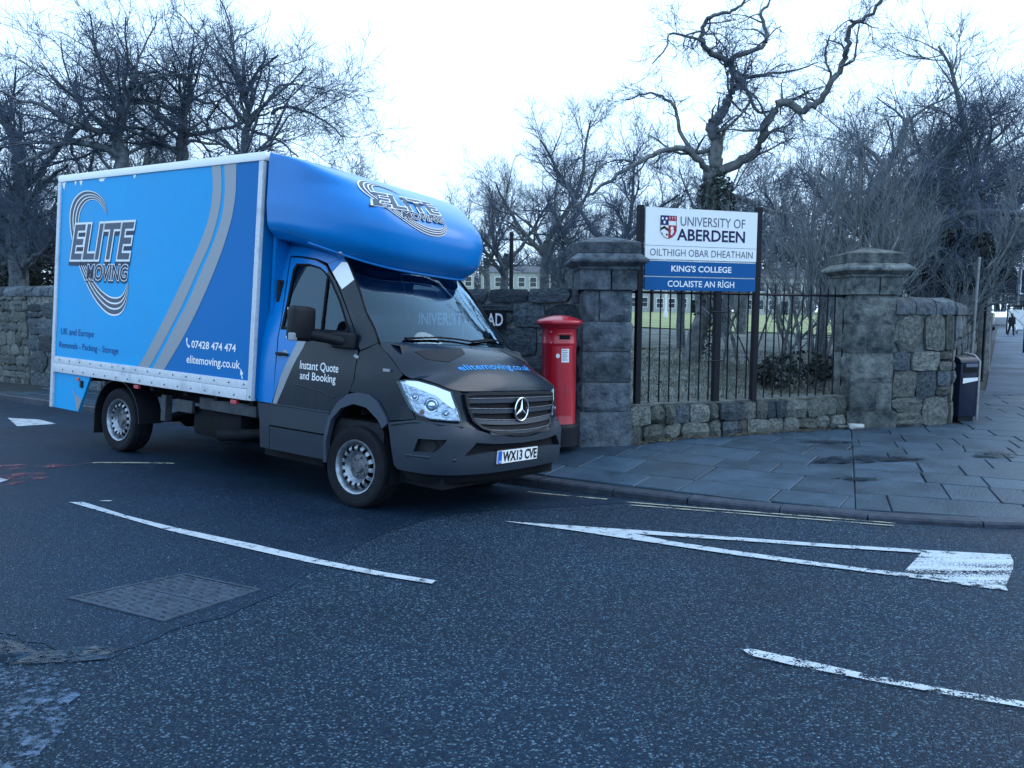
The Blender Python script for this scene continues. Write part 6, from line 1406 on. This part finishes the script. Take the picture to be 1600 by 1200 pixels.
GA1 = generic(51, 7.5, .20, CS); GA2 = generic(52, 7.5, .22, CS, bark='bark_pale', twig='twig_brown'); GA3 = generic(53, 6.5, .16, CS, fork=5)
protos = [GA1, GA2, GA3]; used = set()
def put(k, x, y, sc, rz, label, group, z=None):
    o = protos[k]; z = zt(x, y) if z is None else z
    if k not in used: used.add(k); o.location = (x, y, z); o.rotation_euler = (0, 0, rz); o.scale = (sc,) * 3; tag(o, label, 'tree', group); return o
    return copytree(o, (x, y, z), rz, sc, label, group)
G1, G2, G3 = 'bare trees in the park behind the gate', 'bare trees along the street wall', 'bare trees behind the left wall'
put(0, 2.9, 23, .92, 0, 'spreading bare tree between the truck pod and the sign, nearest of the park trees', G1)
put(1, 1.2, 29, 1.0, 1.1, 'pale bare tree seen just right of the blue pod', G1)
put(2, 7.6, 29, 1.0, 2.3, 'bare tree whose trunk shows through the railings right of the centre post', G1)
put(2, 1.6, 21.5, .72, 3.9, 'small twiggy tree directly above the left gate pillar cap', G1)
put(2, 4.6, 22.0, .8, 5.6, 'low twiggy tree spreading behind the left half of the sign', G1)
put(0, -.3, 27, .8, 3.3, 'low bare tree just clear of the pod, behind the dark post', G1)
put(2, 8.2, 21.5, .95, .3, 'twiggy tree filling the gap left of the right gate pillar', G1)
put(0, -1.2, 38, .9, 2.0, 'low bare tree partly hidden by the truck pod', G1)
put(1, 9.6, 34, 1.1, 4.0, 'pale bare tree behind the right half of the sign', G1)
put(2, 4.5, 45, 1.1, .5, 'distant bare tree above the gate pillar cap', G1)
put(0, 10.8, 24.0, 1.1, 3.1, 'dense bare tree right of the twisted one', G2)
put(1, 12.5, 21.5, 1.12, 5.0, 'bare tree crowding the upper right behind the level limb', G2)
put(2, 13.4, 24.5, 1.15, 1.2, 'bare tree nearest the right edge above the street wall', G2)
put(0, 16.0, 29.5, 1.15, 4.4, 'bare tree overhanging the street beyond the dark post', G2)
put(1, 20, 36.5, 1.1, .7, 'brownish bare tree over the pavement further up the street', G2)
put(2, 26, 46, 1.2, 2.9, 'bare street tree far up the pavement', G2)
put(0, 33, 60, 1.3, 5.5, 'farthest large bare tree lining the street', G2)
put(1, 43, 76, 1.4, 1.7, 'bare tree behind the bus shelter', G2)
put(0, -16.5, 24, 1.0, 1.0, 'bare tree at the extreme left edge of the view', G3)
put(2, -14.4, 23.2, 1.05, 2.0, 'bare tree between the left edge and the truck', G3)
put(1, -11.2, 25, 1.05, 3.3, 'bare tree behind the thick upright trunks at left', G3)
put(2, -18.5, 29, 1.1, 4.6, 'distant bare tree low behind the left wall', G3)
put(2, -6.2, 22.5, .92, 3.7, 'bare tree with low branches reaching toward the truck pod', G3)
put(2, -11.8, 22.6, 1.0, 5.1, 'bare tree above the rear corner of the truck box', G3)
put(0, -9.2, 27, .95, .4, 'smaller bare tree far behind the truck box', G3)
# rounded evergreen-looking tree over the street wall
ev = empty('evergreen_tree', (8.9, 17.3, .3)); tag(ev, 'small rounded dark tree with forked trunks above the wall right of the pillar', 'tree')
t = Tree(61)
for (dx, dy) in ((-.5, 0), (.1, .2), (.7, -.1)):
    P, _ = t.walk((dx * .3, dy, -.2), (dx, dy, 1.6), 2.4, .09, .03, 8, .10, .05); t.spawn(P, .09, .03, 3, CF2, .35)
t.build('trunk', ev, M['bark'], (7, 4)); t.build('twigs', ev, M['twig'], (3,))
leaves('foliage', ev, M['evergreen'], (.2, 0, 2.35), (1.45, 1.2, .75), 9000, .055, 62)
# dark foliage masses low behind the left wall
for i, (x, y, rx, rz_, lb) in enumerate(((-12.0, 21.5, 1.8, 1.3, 'dark evergreen bush behind the left wall beside the truck'), (-15.0, 24, 2.2, 1.6, 'dark evergreen bush at the left edge behind the wall'))):
    bs = empty('evergreen_bush', (x, y, .5)); tag(bs, lb, 'bush', 'dark bushes behind the left wall'); leaves('foliage', bs, M['evergreen'], (0, 0, rz_ * .9), (rx, 1.2, rz_ * 1.1), 9000, .06, 70 + i)
    tt = Tree(80 + i); 
    for k in range(5): P, _ = tt.walk((tt.r.normal(0, .4), 0, -.1), (tt.r.normal(0, .4), .1, 1), rz_ * 1.8, .05, .015, 6, .12, .02); tt.spawn(P, .05, .015, 2, CF, .2)
    tt.build('stems', bs, M['bark'], (7, 4, 3))
# far wood closing the view
r = np.random.default_rng(5); wd_t = Tree(90)
for k in range(640):
    x = r.uniform(-60, 150); y = 150 + r.uniform(-4, 8); z = 2.3; h = r.uniform(9, 14.5) * (1 + .25 * math.sin(x * .12)); a = wd_t.walk((x, y, z), (r.normal(0, .1), 0, 1), h * .5, .22, .1, 3, .08, .05)[0]
    for j in range(26):
        p = a[int(r.integers(1, 4))]; wd_t.walk(p, (r.normal(0, .8), r.normal(0, .4), r.uniform(.2, 1)), h * r.uniform(.2, .55), .06, .03, 2, .25, .02)
o = wd_t.build('distant_wood', None, M['twig_brown'], (7, 4, 3)); tag(o, kind='stuff')
# leaf litter, tufts and stalks
r = np.random.default_rng(7); n = 9000; V = []; F = []
for k in range(n):
    x = r.uniform(.9, 9.5); y = 9.9 + r.uniform(0, 12) ** 1.0
    if x > 6 and y < 11.8 + (x - 5.9) * 1.45: continue
    if y < 10.2 + (x - .8) * .35: continue
    z = zt(x, y) + .008; a = r.uniform(0, 6.28); s_ = r.uniform(.012, .03); ca, sa = math.cos(a) * s_, math.sin(a) * s_; t1, t2 = r.uniform(-.015, .02, 2); b0 = len(V)
    V += [(x - ca, y - sa, z), (x + sa * .6, y - ca * .6, z + t1 + .01), (x + ca, y + sa, z + t2 + .01), (x - sa * .6, y + ca * .6, z)]; F.append((b0, b0 + 1, b0 + 2, b0 + 3))
o = mesh('leaf_litter', V, F, M['leaf']); tag(o, kind='stuff')
V = []; F = []
for k in range(9000):
    x = r.uniform(.9, 7); y = 9.9 + r.uniform(0, 7)
    if x > 6 and y < 11.8 + (x - 5.9) * 1.45: continue
    if y < 10.2 + (x - .8) * .35: continue
    z = zt(x, y); h = r.uniform(.04, .14); dx, dy = r.normal(0, .03, 2); w_ = .004; b0 = len(V); V += [(x - w_, y, z), (x + w_, y, z), (x + dx, y + dy, z + h)]; F.append((b0, b0 + 1, b0 + 2))
o = mesh('grass_tufts', V, F, M['tuft']); tag(o, kind='stuff')
# moss and debris along the foot of the low wall
V = []; F = []
for k in range(1500):
    t_ = r.uniform(0, 1); dn = abs(r.normal(0, .07)) + .02; x = 1.45 + (4.5 - 1.45) * t_ + dn * .39; y = 9.72 + (11.05 - 9.72) * t_ - dn * .92; z = zp(x, y) + .004; s_ = r.uniform(.008, .022); a = r.uniform(0, 6.28); ca, sa = math.cos(a) * s_, math.sin(a) * s_; b0 = len(V)
    V += [(x - ca, y - sa, z), (x + sa * .7, y - ca * .7, z), (x + ca, y + sa, z + s_ * .4), (x - sa * .7, y + ca * .7, z + s_ * .3)]; F.append((b0, b0 + 1, b0 + 2, b0 + 3))
o = mesh('leaf_debris', V, F, M['leaf']); tag(o, kind='stuff')

# scraps of litter and grit on road and pavement
V = []; F = []
for k in range(260):
    a = r.uniform(-.6, .6); d = r.uniform(2.2, 11); x, y = d * math.sin(a), d * math.cos(a); dk, qk, sk2 = poly_d((x, y), KERB); dw, qw, sw = poly_d((x, y), WALL)
    on = sk2 < 0 and dk > .2
    if on and (sw < 0 and dw > .0): continue
    if not on and dk < .25: continue
    z = (zp(x, y) + .014) if on else (zr(x, y) + .008); s_ = r.uniform(.003, .010); t1 = r.uniform(0, 6.28); ca, sa = math.cos(t1) * s_, math.sin(t1) * s_; b0 = len(V)
    V += [(x - ca, y - sa, z), (x + sa * .5, y - ca * .5, z), (x + ca, y + sa, z + s_ * .5), (x - sa * .5, y + ca * .5, z + s_ * .3)]; F.append((b0, b0 + 1, b0 + 2, b0 + 3))
o = mesh('grit', V, F, M['sign_slate']); tag(o, kind='stuff')
